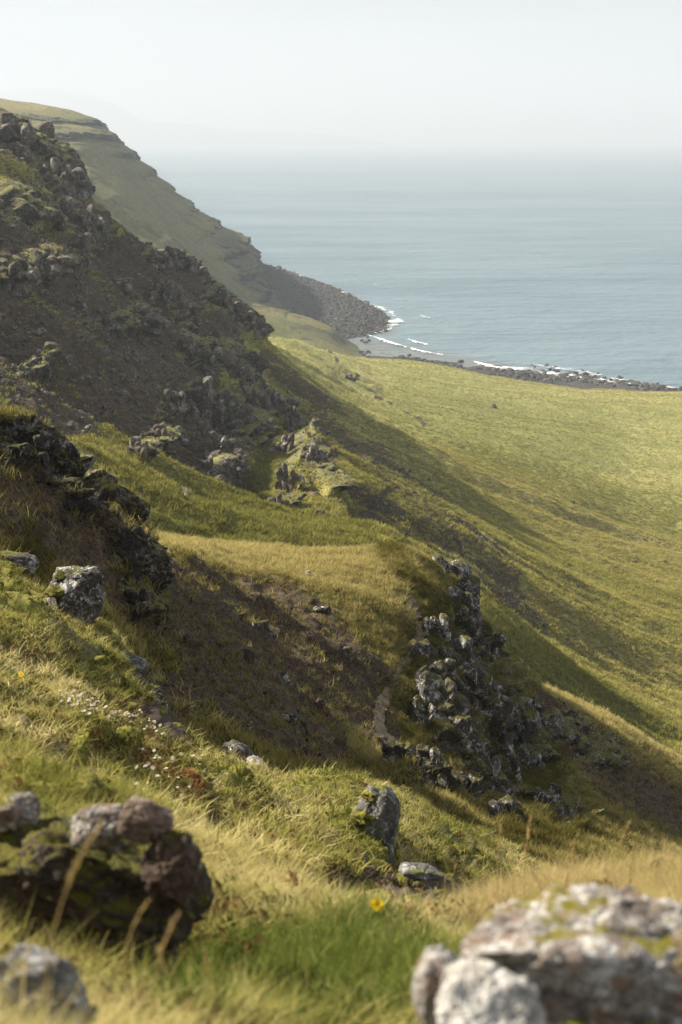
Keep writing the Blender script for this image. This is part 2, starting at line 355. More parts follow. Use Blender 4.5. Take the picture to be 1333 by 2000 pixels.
mossB = strokes(PX, PY, [[(760, 1095, 25), (790, 1130, 18), (820, 1170, 14)], [(860, 1230, 50), (850, 1350, 50), (820, 1450, 45)], [(1060, 1500, 40), (1030, 1560, 30)], [(60, 1090, 40)], [(990, 1640, 30), (1100, 1640, 30)], [(850, 1330, 50), (960, 1480, 60)]])
PATHM = path; cragB = cragB*(1-np.clip(strokes(PX, PY, [[(790, 1165, 16), (806, 1190, 18), (820, 1240, 20), (815, 1275, 20), (782, 1300, 18), (760, 1345, 20)]]), 0, 1))
ridge = strokes(PX, PY, [[(265, 1045, 22), (370, 1070, 28), (600, 1110, 45), (760, 1130, 60), (790, 1180, 40)], [(1060, 1350, 14), (1180, 1420, 22), (1333, 1510, 35), (1500, 1600, 40)]])
f1, f2, cid = worley(x*.55, y*.45, z*.38, 5)
blocks = (cid-.3)*1.1+.5*sstep(.0, .22, f2-f1)-.5
f1, f2, cid2 = worley(x*1.7, y*1.5, z*1.2, 15)
d = cragB*(1.25*blocks+.40*(cid2-.4+sstep(0, .2, f2-f1)*.5))+.5*fbm(x*.12, y*.12, z*.12, 3, 4)*(1-.5*cragB)*.6
dv = fbm(y*.8, x*.16, z*.1, 4, 21)                                # rills down the slope
tus = fbm(x*2.2, y*2.2, z*2.2, 4, 51)
dv2 = fbm(y*2.4, x*.5, z*.3, 3, 23)
d += (.34*dv+.12*dv2)*(1-ridge*.6)+(.12*tus+.10*np.abs(fbm(x*.9, y*.9, z*1.8, 4, 8)))*(1-.5*ridge)+.16*dirtB*fbm(x*1.1, y*1.1, z*1.4, 4, 91)
d = d*(1-.85*path)-.10*path
out = np.stack([np.full_like(x, .45), np.full_like(x, -.55), np.full_like(x, .15)], -1)
V = V+N*(d*(1-cragB*.7))[..., None]+out*(d*cragB*1.0)[..., None]
green = mossB*.75; dry = .42+.35*fbm(x*.3, y*.3, z*.3, 3, 17)+.55*ridge-.5*mossB
mask = np.stack([np.clip(cragB, 0, 1), np.clip(np.maximum(dirtB*.74*(1-.8*ridge), path*1.2)+.15*(1-ridge)+(.16*tus+.28*dv+.18*dv2)*(1-ridge), 0, 1.2), np.clip(green+.12, 0, 1), np.clip(dry, 0, 1)], -1)
MB_ = terrain_material('spur_turf', 1.5, dry=(.28, .235, .085), green=(.14, .13, .034), moss=(.19, .18, .03), dirt=(.072, .047, .027), rock=(.06, .050, .040), lichen=.85)
finish('spur_hillside', V, mask, MB_, PX, PY)

# --- main hillside and the meadow down to the shore ----------------------------------------------
rowsM = {  # unseen left end is raised at mid distances to throw shade on the slope
 72.: [(-500, 780), (0, 1180), (300, 1330), (600, 1430), (900, 1560), (1150, 1700), (1333, 1800), (2200, 2100)],
 105.: [(-500, 560), (0, 850), (200, 965), (400, 1040), (600, 1095), (700, 1125), (800, 1185), (1000, 1345), (1333, 1560), (2200, 1900)],
 135.: [(-500, 450), (0, 745), (200, 872), (400, 975), (560, 1020), (700, 1045), (850, 1120), (1040, 1262), (1333, 1445), (2200, 1750)],
 170.: [(-500, 330), (0, 610), (200, 745), (400, 880), (520, 945), (600, 940), (660, 950), (760, 1000), (1000, 1158), (1333, 1350), (2200, 1600)],
 210.: [(-500, 150), (0, 470), (200, 625), (350, 755), (470, 850), (545, 860), (590, 840), (700, 900), (850, 985), (1000, 1080), (1200, 1190), (1333, 1245), (2200, 1420)],
 255.: [(-500, -20), (0, 320), (100, 400), (200, 510), (330, 625), (450, 705), (520, 775), (570, 820), (700, 880), (850, 955), (1000, 1030), (1333, 1150), (2200, 1280)],
 300.: [(-500, -120), (0, 232), (60, 262), (120, 310), (150, 372), (205, 438), (300, 515), (400, 585), (480, 665), (560, 745), (700, 830), (850, 900), (1000, 960), (1333, 1065), (2200, 1150)],
 350.: [(-500, -50), (0, 290), (120, 360), (205, 470), (285, 488), (365, 500), (400, 550), (450, 590), (490, 620), (515, 652), (600, 735), (700, 800), (850, 858), (1000, 905), (1333, 990), (2200, 1040)],
 420.: [(-500, 80), (0, 380), (205, 520), (400, 610), (515, 675), (560, 700), (700, 772), (850, 822), (1000, 852), (1333, 912), (2200, 950)],
 520.: [(-500, 250), (0, 450), (205, 570), (400, 640), (500, 668), (545, 676), (700, 738), (760, 760), (850, 772), (1000, 800), (1333, 838), (2200, 860)],
 620.: [(-500, 330), (0, 500), (205, 600), (400, 655), (520, 662), (560, 664), (620, 685), (700, 708), (850, 738), (1000, 755), (1150, 768), (1333, 776), (2200, 790)],
 672.: [(-500, 380), (0, 540), (205, 630), (400, 665), (520, 660), (560, 662), (620, 682), (700, 698), (800, 706), (870, 716), (950, 732), (1050, 748), (1150, 758), (1333, 762), (2200, 770)],
 700.: [(-500, 420), (0, 570), (205, 650), (400, 680), (520, 672), (600, 686), (700, 698), (800, 706), (880, 722), (950, 745), (1333, 770), (2200, 780)],
 790.: [(-500, 520), (0, 640), (205, 690), (400, 720), (520, 725), (700, 740), (800, 750), (1333, 780), (2200, 790)]}
pxs = axis(-500, -50, 1390, 2200, 740, 30); Ys = yaxis(72, 790, 640, .6)
PX, PY, V = base_sheet(rowsM, pxs, Ys); N = normals(V); x, y, z = V[..., 0], V[..., 1], V[..., 2]
steep = sstep(.95, .80, N[..., 2])
cragM = strokes(PX, PY, [[(-60, 255, 40), (30, 275, 42), (100, 325, 42), (140, 375, 25)], [(-60, 400, 40), (60, 410, 35), (120, 420, 30), (190, 445, 25)], [(-60, 560, 22), (0, 545, 24), (60, 525, 28), (130, 505, 26), (180, 482, 22)],
    [(290, 500, 16), (350, 512, 22), (395, 545, 18)], [(330, 580, 25), (350, 610, 20)], [(420, 585, 28), (470, 620, 26), (500, 650, 18)], [(270, 622, 26), (200, 645, 20), (150, 640, 12)],
    [(350, 650, 14), (370, 685, 28), (430, 705, 30), (480, 740, 30), (500, 800, 28)], [(545, 800, 18), (575, 850, 22), (560, 910, 20), (555, 980, 18)], [(325, 795, 24), (380, 780, 30), (430, 800, 24)],
    [(310, 850, 15), (265, 890, 15)], [(490, 840, 26), (460, 880, 28), (430, 915, 26), (405, 945, 12)], [(100, 700, 14), (50, 720, 12)], [(620, 900, 18), (640, 960, 14)]])
dirtM = strokes(PX, PY, [[(-50, 480, 60), (150, 560, 80), (250, 640, 110), (300, 740, 110), (420, 880, 60)], [(-50, 660, 120), (150, 760, 100), (100, 830, 50)], [(240, 500, 30), (330, 560, 60), (430, 650, 40)],
    [(520, 700, 18), (620, 800, 26), (760, 930, 40), (900, 1060, 45), (980, 1140, 30)], [(600, 830, 35), (640, 960, 35), (760, 1010, 30)], [(640, 690, 2), (720, 760, 2), (830, 830, 2)], [(560, 1000, 20), (700, 1010, 15)], [(930, 1100, 12), (1080, 1225, 8)]])
stream = strokes(PX, PY, [[(690, 1000, 4), (740, 975, 4), (770, 968, 4)]])
mossM = strokes(PX, PY, [[(150, 950, 40), (300, 1000, 45), (500, 1040, 40), (680, 1070, 40)], [(800, 780, 40), (1000, 850, 60), (1150, 870, 60)], [(460, 780, 20)], [(400, 850, 20)], [(520, 880, 25), (500, 960, 30)], [(820, 1180, 0.1+20), (1050, 1330, 50), (1250, 1440, 50)]])
f1, f2, cid = worley(x*.085, y*.075, z*.10, 5)
f1b, f2b, cid2 = worley(x*.26, y*.24, z*.2, 15); f1c, f2c, cid3 = worley(x*.8, y*.7, z*.6, 25)
d = cragM*(5.0*(cid-.35)+2.2*(cid2-.4)+.9*sstep(0, .2, f2b-f1b)+.7*(cid3-.4))
rib = fbm(y*.055+.35*fbm(x*.02, y*.02, z*0, 2, 3), x*.004, z*0, 4, 40)
crest = 1-np.abs(fbm(y*.03, x*.006, z*0, 3, 44))
hill = sstep(.98, .88, N[..., 2])
hill2 = sstep(.997, .93, N[..., 2])
ribf = 1-np.abs(fbm(y*.075+.3*fbm(x*.02, y*.02, z*0, 2, 31), x*.010, z*0, 3, 46))
d += (hill*(1.8*rib+1.6*crest-1.2)+hill2*3.0*(ribf-.7)*(1+.6*fbm(x*.02, y*.02, 0*x, 2, 14)))*(1-cragM*.6)
tus = fbm(x*.45, y*.45, z*.45, 4, 61)
d += (.30*tus+.7*fbm(x*.06, y*.06, z*.06, 3, 66))*(1-.3*cragM)+dirtM*.55*fbm(x*.3, y*.3, z*.4, 4, 12)
# low swells running across the meadow
d += 1.1*(1-hill)*fbm(x*.012, y*.045, z*0, 3, 71)
out = np.stack([np.full_like(x, .62), np.full_like(x, -.45), np.full_like(x, .1)], -1)
V = V+N*(d*(1-cragM*.8))[..., None]+out*(d*cragM)[..., None]
dry = .38+.4*fbm(x*.02, y*.05, z*.03, 3, 17)-.6*mossM+.1*hill
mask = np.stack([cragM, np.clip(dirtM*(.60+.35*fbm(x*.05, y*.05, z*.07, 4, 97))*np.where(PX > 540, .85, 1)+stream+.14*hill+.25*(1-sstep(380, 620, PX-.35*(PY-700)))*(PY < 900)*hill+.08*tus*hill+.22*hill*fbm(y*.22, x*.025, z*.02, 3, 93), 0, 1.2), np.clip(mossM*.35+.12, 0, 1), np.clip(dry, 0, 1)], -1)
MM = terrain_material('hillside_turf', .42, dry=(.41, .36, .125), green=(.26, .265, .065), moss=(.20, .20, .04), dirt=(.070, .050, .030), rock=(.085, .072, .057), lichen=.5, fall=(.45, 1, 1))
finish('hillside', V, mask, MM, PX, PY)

# --- far headland ------------------------------------------------------------------------------
rowsE = {
 600.: [(-700, 150), (0, 430), (205, 560), (400, 670), (500, 720), (600, 760), (760, 800), (1000, 820)],
 720.: [(-700, 60), (0, 320), (150, 420), (300, 520), (400, 590), (480, 640), (560, 665), (640, 680), (700, 705), (800, 740), (1000, 760)],
 800.: [(-700, 30), (0, 275), (150, 372), (300, 482), (400, 560), (470, 601), (560, 626), (640, 656), (700, 690), (800, 720), (1000, 740)],
 850.: [(-700, 15), (0, 255), (150, 340), (300, 450), (400, 530), (468, 588), (520, 603), (600, 622), (640, 638), (690, 672), (760, 700), (1000, 720)],
 910.: [(-700, 0), (0, 238), (150, 305), (300, 418), (400, 505), (500, 594), (560, 618), (640, 660), (700, 680), (1000, 700)],
 980.: [(-700, 0), (0, 215), (150, 262), (250, 345), (400, 470), (480, 540), (530, 592), (557, 608), (600, 650), (700, 665), (1000, 680)],
 1080.: [(-700, 5), (0, 203), (175, 236), (240, 292), (330, 370), (400, 425), (475, 482), (500, 535), (540, 590), (570, 615), (700, 630), (1000, 650)],
 1220.: [(-700, 10), (0, 193), (100, 208), (175, 230), (215, 262), (240, 283), (330, 362), (400, 422), (475, 470), (505, 520), (530, 575), (600, 590), (1000, 600)],
 1400.: [(-700, 20), (0, 196), (175, 236), (240, 292), (340, 385), (470, 490), (500, 540), (600, 560), (1000, 570)],
 1700.: [(-700, 120), (0, 260), (240, 370), (400, 480), (500, 520), (1000, 530)]}
pxs = axis(-700, -50, 780, 1000, 500, 25); Ys = yaxis(600, 1700, 420, 1.)
PX, PY, V = base_sheet(rowsE, pxs, Ys); N = normals(V); x, y, z = V[..., 0], V[..., 1], V[..., 2]
smooth_green = strokes(PX, PY, [[(180, 330, 50), (280, 420, 75), (400, 540, 55), (470, 600, 40)], [(470, 600, 30), (700, 680, 40)]])
sea_face = strokes(PX, PY, [[(450, 480, 25), (495, 520, 35), (525, 575, 28), (550, 600, 14)]])
zs = z+6*fbm(x*.008, y*.010, z*0, 4, 3)+1.5*fbm(x*.05, y*.05, z*0, 3, 7)+.015*(y-1000)
ph = (zs/13.0) % 1.0
prof = np.where(ph < .28, ph/.28*-.5+.5, (ph-.28)/.72*1.0-.0)-.45
ph2 = ((zs+4)/5.5) % 1.0
tm = (1-.9*smooth_green)*sstep(20, 45, z)*sstep(143, 128, z)+sea_face*.7
cliffy = tm*(1-sstep(.22, .36, ph))*sstep(-.35, .1, fbm(x*.02, y*.02, z*.03, 3, 5))
cliffy = np.maximum(cliffy, .9*tm*(1-sstep(.2, .4, ph2))*sstep(.0, .3, fbm(x*.03, y*.03, z*.05, 3, 55)+.2))
cliffy = np.maximum(cliffy, .75*sea_face)
f1, f2, cid = worley(x*.08, y*.06, z*.11, 5); f1b, f2b, cid2 = worley(x*.22, y*.2, z*.25, 15)
d = 9.5*tm*np.clip(-prof, -1, 1)*.9+cliffy*(4*(cid-.4)+2*(cid2-.4))+sea_face*3*cid
rib = fbm(y*.02, x*.003, z*0, 4, 40)
V = V+np.stack([d, -.3*d, 0*d], -1)+N*(2.0*rib+.8*fbm(x*.05, y*.05, z*.05, 4, 9)+1.5*fbm(x*.012, y*.012, z*.02, 3, 19))[..., None]*np.clip(.4+sstep(0, 20, z), 0, 1)[..., None]
low = strokes(PX, PY, [[(470, 592, 8), (560, 612, 10), (640, 640, 9)]])  # paler straw along the low shelf, painted in for sunlight
mask = np.stack([np.clip(cliffy, 0, 1), np.clip(.22+.35*sea_face+.25*rib+.3*strokes(PX, PY, [[(580, 640, 14), (660, 670, 14)]]), 0, 1), .25*smooth_green+.1, np.clip(.35+.6*sstep(135, 142, z)+.5*low+.25*fbm(x*.01, y*.01, z*.01, 3, 8), 0, 1)], -1)  # plateau straw painted for sun, earth stroke for the shelf's shaded side
ME = terrain_material('headland_turf', .12, dry=(.25, .205, .068), green=(.11, .125, .026), moss=(.12, .135, .022), dirt=(.045, .033, .02), rock=(.032, .029, .026), lichen=.15)
finish('headland', V, mask, ME, PX, PY)

# --- land on the far side of the bay, almost lost in the haze -----------------------------------------
D = 20000.
tops = [(-900, 150), (-300, 172), (0, 180), (60, 173), (120, 176), (180, 187), (230, 207), (290, 236), (380, 243), (480, 254), (620, 264), (760, 280), (900, 300), (1100, 305), (1400, 305)]
pxs = np.linspace(-900, 1400, 240); crest_py = pchip(*zip(*tops), pxs); nr = 24; V = np.zeros((nr*2, len(pxs), 3))
for j in range(nr*2):
    t = j/(nr-1) if j < nr else 1-(j-nr+1)/nr
    Yd = D-1400*(1-t) if j < nr else D+900*(1-t)
    top = unproj(pxs, crest_py, D); V[j, :, 0] = top[:, 0]*(Yd/D); V[j, :, 1] = Yd
    V[j, :, 2] = -3+(np.maximum(top[:, 2], -3)+3)*t**1.1
V[..., 2] += 22*fbm(V[..., 0]*.001, V[..., 1]*.001, V[..., 2]*.002, 4, 2)*sstep(0, 60, V[..., 2])
me = mesh_np('far_land', V.reshape(-1, 3), grid_faces(*V.shape[:2]), attrs={'mask': ('FLOAT_COLOR', np.tile([.2, .3, .1, .4], (V.shape[0]*V.shape[1], 1)))})
link('distant_hills', me, terrain_material('far_turf', .02), kind='structure')

# ------------------------------------------------------------------ sea
n = NT('sea_water')
p = n.pos()
w1 = n.noise(.045, 4, stretch=(.35, 1, 1)); w2 = n.noise(.25, 4, stretch=(.45, 1, 1), rough=.6); w3 = n.noise(.010, 3, stretch=(.4, 1, 1)); w4 = n.noise(.0018, 3, stretch=(.25, 1, 1))
ncol = n.mix(n.ramp(n.add(n.mul(w3, .5), n.mul(w4, .5)), .35, .65), (.070, .120, .150), (.125, .180, .208))
shal = n.attr('shallow').outputs['Fac']
ncol = n.mix(shal, ncol, (.11, .115, .105))
n.color(ncol); n.b.inputs['Roughness'].default_value = .32; n.b.inputs['IOR'].default_value = 1.33
n.b.inputs['Specular IOR Level'].default_value = .5
n.bump(n.add(n.mul(w3, 2.5), n.add(n.mul(w1, 1.8), n.mul(w2, .8))), 1.0, 3.0)
SEA = n.m
Ys = yaxis(330, 44000, 540, .9); us = np.linspace(-.62, .62, 460)
U, YY = np.meshgrid(us, Ys); x = U*YY; y = YY; amp = .35*sstep(3500, 900, y)
z = amp*(fbm(x*.035, y*.09, 0*x, 3, 3)+.4*fbm(x*.11, y*.3, 0*x, 2, 5))
V = np.stack([x, y, z], -1)
ppx, ppy, _ = proj(V)
shallow = strokes(ppx, ppy, [[(690, 668, 16), (760, 690, 20), (860, 705, 18), (960, 722, 16), (1100, 745, 14), (1300, 762, 12)], [(760, 640, 16), (700, 590, 10), (600, 548, 8)]])*.8
me = mesh_np('sea', V.reshape(-1, 3), grid_faces(*V.shape[:2]), attrs={'shallow': ('FLOAT', shallow.ravel())})
link('sea', me, SEA, kind='structure')

# --- surf: thin raised ribbons of foam ------------------------------------------------------------------
n = NT('foam'); n.color(n.mix(n.ramp(n.noise(.6, 4), .3, .7), (.62, .65, .66), (.9, .9, .9)))
e = n.attr('edge').outputs['Fac']; a = n.ramp(n.add(e, n.mul(n.math('SUBTRACT', n.add(n.mul(n.noise(.35, 5, rough=.7), .6), n.mul(n.noise(.08, 3, stretch=(.5, 1, 1)), .4)), .5), 4.6)), .40, .95)
tr = n.new('ShaderNodeBsdfTransparent'); m = n.new('ShaderNodeMixShader'); n.l.new(a, m.inputs[0]); n.l.new(tr.outputs[0], m.inputs[1]); n.l.new(n.b.outputs[0], m.inputs[2]); n.l.new(m.outputs[0], n.out.inputs[0])
FOAM = n.m
def foam(name, pts, width, label, h=.5, dens=.7):
    """pts in photograph pixels on the water"""
    P = np.array([seapt(a, b) for a, b in pts]); t = np.linspace(0, len(P)-1, 90)
    c = np.stack([np.interp(t, range(len(P)), P[:, k]) for k in range(3)], -1)
    c[:, 1] += 2.0*fbm(t*1.3, t*0, t*0, 3, 5)
    tg = np.gradient(c, axis=0); tg /= np.linalg.norm(tg, axis=1)[:, None]; nn = np.stack([-tg[:, 1], tg[:, 0], 0*tg[:, 0]], -1)
    s = np.linspace(-1, 1, 13); w = width*(np.sin(np.linspace(.12, math.pi-.12, 90))**.5)*(.8+.5*fbm(t*2.1, t*0+3, t*0, 2, 9))
    V = c[:, None]+nn[:, None]*s[None, :, None]*w[:, None, None]; V[..., 2] = .45+h*(1-s[None]**2)
    ed = (1-np.abs(s))[None]*dens*np.ones((90, 1)); ed = ed*np.minimum(1, np.sin(np.linspace(0, math.pi, 90))*3)[:, None]
    me = mesh_np(name, V.reshape(-1, 3), grid_faces(90, 13), attrs={'edge': ('FLOAT', ed.ravel())})
    return link(name, me, FOAM, kind='stuff', label=label, category='sea foam')
foam('breaking_wave', [(715, 657), (740, 664), (770, 674), (800, 683)], 3.2, 'white breaking wave rolling into the small bay beside the boulder spit', .9, 1.1)
foam('breaking_wave', [(795, 666), (815, 671), (840, 677)], 2.2, 'short white wave crest further out, right of the bay', .9, 1.1)
foam('breaking_wave', [(800, 683), (830, 690), (872, 697)], 2.2, 'thin white wave line near the meadow edge', .8, 1.0)
foam('breaking_wave', [(925, 710), (950, 716), (990, 724)], 3.4, 'white wave washing in left of the shore boulders', .9, 1.0)
foam('breaking_wave', [(822, 620), (832, 622), (843, 624)], 2.4, 'small isolated whitecap off the tip of the spit', .8, 1.0)
foam('breaking_wave', [(712, 552), (745, 560), (790, 568)], 2.4, 'faint long foam streak out beyond the spit', .3, .45)
foam('surf_foam', [(940, 712), (1000, 722), (1060, 728), (1130, 738), (1200, 748), (1290, 757)], 13, 'broad patchy surf foam around the shore boulders at the right', .3, .72)
foam('surf_foam', [(1020, 712), (1100, 722), (1180, 738), (1250, 750)], 9, 'outer veil of foam seaward of the shore boulders', .3, .58)
foam('surf_foam', [(520, 518), (560, 532), (610, 548), (650, 565), (700, 588)], 5, 'line of foam washing along the seaward edge of the boulder spit', .3, .75)
foam('surf_foam', [(690, 585), (735, 600), (765, 612), (778, 626), (765, 642), (720, 656)], 9, 'foam swirling round the tip of the boulder spit', .3, .62)
foam('surf_foam', [(1240, 752), (1290, 758), (1345, 760)], 4, 'foam along the last stretch of shore at the right edge', .3, .8)

# ------------------------------------------------------------------ beaches
def shore(name, poly, top, mat, zoff=-1.2):
    P = np.array([seapt(a, b)[:2] for a, b in poly]); lo, hi = P.min(0)-20, P.max(0)+20
    X, Y = np.meshgrid(np.linspace(lo[0], hi[0], 150), np.linspace(lo[1], hi[1], 200)); ins = np.zeros(X.shape, bool); dist = np.full(X.shape, 1e9)
    for (x0, y0), (x1, y1) in zip(P, np.roll(P, -1, 0)):
        c = ((y0 > Y) != (y1 > Y)) & (X < (x1-x0)*(Y-y0)/(y1-y0+1e-9)+x0); ins ^= c
        t = np.clip(((X-x0)*(x1-x0)+(Y-y0)*(y1-y0))/((x1-x0)**2+(y1-y0)**2), 0, 1); dist = np.minimum(dist, np.hypot(X-x0-t*(x1-x0), Y-y0-t*(y1-y0)))
    sd = np.where(ins, dist, -dist); Z = top*np.tanh(sd/14)+.5*fbm(X*.15, Y*.15, 0*X, 4, 3)+.2
    V = np.stack([X, Y, Z], -1); me = mesh_np(name, V.reshape(-1, 3), grid_faces(200, 150)); o = link(name, me, mat, kind='structure')
    return X, Y, Z, sd
n = NT('beach_shingle'); n.color(n.mix(n.ramp(n.voro(.9), .1, .6), (.085, .078, .07), (.03, .027, .025))); n.bump(n.voro(.9), 1, .5); SH = n.m
spit = shore('boulder_spit', [(500, 514), (540, 524), (590, 541), (640, 558), (690, 582), (740, 608), (756, 630), (742, 648), (700, 658), (660, 662), (600, 660), (540, 640), (500, 600)], 2.6, SH)
near = shore('rocky_shore', [(700, 690), (800, 702), (900, 716), (960, 722), (1020, 733), (1100, 742), (1200, 752), (1290, 760), (1400, 762), (1500, 790), (1000, 800), (700, 730)], .9, SH)

# ------------------------------------------------------------------ rocks
def ico(sub):
    import bmesh
    bm = bmesh.new(); bmesh.ops.create_icosphere(bm, subdivisions=sub, radius=1)
    V = np.array([v.co[:] for v in bm.verts]); Fc = np.array([[v.index for v in f.verts] for f in bm.faces]); bm.free(); return V, Fc
ICO = {k: ico(k) for k in (1, 2, 3, 4, 5, 6)}
def rock_verts(seed, sub=3, planes=14, cut=.72, rough=.10, scale=(1, 1, 1), box=5.):
    r = np.random.default_rng(seed); V, Fc = ICO[sub]; V = V.copy()
    if box: V /= ((np.abs(V)**box).sum(1)**(1./box))[:, None]*1.12
    for k in range(planes):
        q = r.normal(size=3); q /= np.linalg.norm(q); dd = cut+.22*r.random()-.06
        s = V@q; V -= np.maximum(0, s-dd)[:, None]*q*.97
    nr_ = V/np.linalg.norm(V, axis=1)[:, None]
    o = r.random(3)*50
    V += nr_*(rough*fbm(V[:, 0]*2+o[0], V[:, 1]*2+o[1], V[:, 2]*2+o[2], 4, seed))[:, None]
    if sub >= 4: f1, f2, c = worley(V[:, 0]*2.6+o[0], V[:, 1]*2.6, V[:, 2]*2.2+o[1], seed); V += nr_*(.10*(c-.5)-.07*sstep(.12, 0, f2-f1))[:, None]
    if sub >= 5: V += nr_*(.03*fbm(V[:, 0]*12, V[:, 1]*12, V[:, 2]*12, 3, seed+4))[:, None]
    return V*np.array(scale), Fc
def rock_mesh(name, seed, sub=3, **k):
    V, Fc = rock_verts(seed, sub, **k); return mesh_np(name, V, Fc, smooth=sub >= 4)
def cluster_mesh(name, seed, n_, sub=3, spread=(1, .6, .8), tall=1.3):
    """a crag: jointed angular blocks standing side by side in two or three ledges"""
    r = np.random.default_rng(seed); VV = []; FF = []; off = 0; tiers = 3; k = 0
    for t in range(tiers):
        xx = -spread[0]*(1-.25*t)+r.uniform(-.1, .2)
        while xx < spread[0]*(1-.2*t):
            w_ = r.uniform(.16, .40); h_ = r.uniform(.30, .55)*tall*.75; V, Fc = rock_verts(seed*31+k, sub, planes=12, cut=.76, rough=.13, box=5.); k += 1
            V = V*np.array([w_*1.15, r.uniform(.3, .5), h_]); a = r.normal(0, .16); c = r.normal(0, .12)
            V[:, :2] = V[:, :2]@np.array([[math.cos(a), -math.sin(a)], [math.sin(a), math.cos(a)]]); V[:, [0, 2]] = V[:, [0, 2]]@np.array([[math.cos(c), -math.sin(c)], [math.sin(c), math.cos(c)]])
            V += np.array([xx, (-.35+.33*t)*spread[1]+r.normal(0, .08), (-.75+.72*t)*spread[2]+r.normal(0, .10)]); xx += w_*r.uniform(1.05, 1.75)
            if r.random() > .12: VV.append(V); FF.append(Fc+off); off += len(V)
    return mesh_np(name, np.concatenate(VV), np.concatenate(FF), smooth=False)

# depth buffer of the land, to know what is in view
ZB = np.full((504, 340), 1e9)
for s in SHEETS.values():
    a, b, dd = s['pp']; ok = (dd > .3) & (a > -10) & (a < 1343) & (b > -10) & (b < 2010)
    np.minimum.at(ZB, ((b[ok]+8)//4).astype(int).clip(0, 503).tolist() and (((b[ok]+8)//4).astype(int).clip(0, 503), ((a[ok]+8)//4).astype(int).clip(0, 339)), dd[ok])
def visible(P, slack=1.06, add=.3):
    a, b, dd = proj(P); ok = (dd > .3) & (a > -60) & (a < 1393) & (b > -10) & (b < 2100)
    zb = ZB[((b+8)//4).astype(int).clip(0, 503), ((a+8)//4).astype(int).clip(0, 339)]
    return ok & (dd < zb*slack+add)
def near_zone(P):
    a, b, dd = proj(P); return (dd > .5) & (a > -500) & (a < 1900) & (b < 2700)
def at(sheet, px, py):
    """front-most point of a sheet under a pixel, and its normal"""
    s = SHEETS[sheet]; a, b, dd = s['pp']; e = np.hypot(a-px, b-py); e = np.where(dd < .3, 1e9, e)
    lim = max(e.min()*1.5, 5); c = np.where(e < lim, dd, 1e9); i = np.unravel_index(c.argmin(), c.shape)
    return s['V'][i], s['N'][i], dd[i]
A_, B_, M_, E_ = 'foreground_slope', 'spur_hillside', 'hillside', 'headland'

RK_dark = rock_material('basalt_near', (.065, .058, .052), lichen=.25, moss=.25, S=2.2)
RK_lich = rock_material('basalt_lichen', (.070, .060, .052), lichen=.55, lcol=(.52, .50, .47), moss=.1, mcol=(.13, .13, .02), S=2.2)
RK_B = rock_material('basalt_crag', (.052, .045, .038), lichen=.55, lcol=(.46, .44, .41), moss=.40, mcol=(.085, .078, .016), S=.9)
RK_M = rock_material('basalt_scree', (.082, .066, .049), lichen=.50, lcol=(.30, .28, .25), moss=.04, mcol=(.08, .08, .022), S=.35)
RK_shore = rock_material('shore_basalt', (.060, .057, .052), lichen=.25, lcol=(.26, .25, .23), moss=.0, S=.4)
MOSS = moss_material('moss', S=1.6)
MOSSG = moss_material('moss_dark', (.03, .034, .008), (.13, .13, .02), S=1.2)  # darker, greener moss tone

def put_rock(name, me, P, size, rot, mat=None, **props):
    o = bpy.data.objects.new(name, me); COL.objects.link(o); o.location = P; o.scale = size; o.rotation_euler = rot
    if mat is not None and not me.materials: me.materials.append(mat)
    for k, v in props.items(): o[k] = v
    return o

# trodden path over the spur: its own sheet, laid on the turf
n = NT('trodden_earth'); n.color(n.mix(n.ramp(n.add(n.mul(n.noise(5, 4), .6), n.mul(n.noise(22, 3), .4)), .38, .62), (.10, .074, .045), (.25, .19, .125))); n.bump(n.noise(14, 3), .6, .05)
S_ = SHEETS[B_]; pm = PATHM; Pv = S_['V']+S_['N']*.07; fc = grid_faces(*pm.shape); keep = pm.ravel()[fc].mean(1) > .25; fc = fc[keep]; ids, inv = np.unique(fc, return_inverse=True)
link('footpath', mesh_np('footpath', Pv.reshape(-1, 3)[ids], inv.reshape(fc.shape)), n.m, kind='structure')
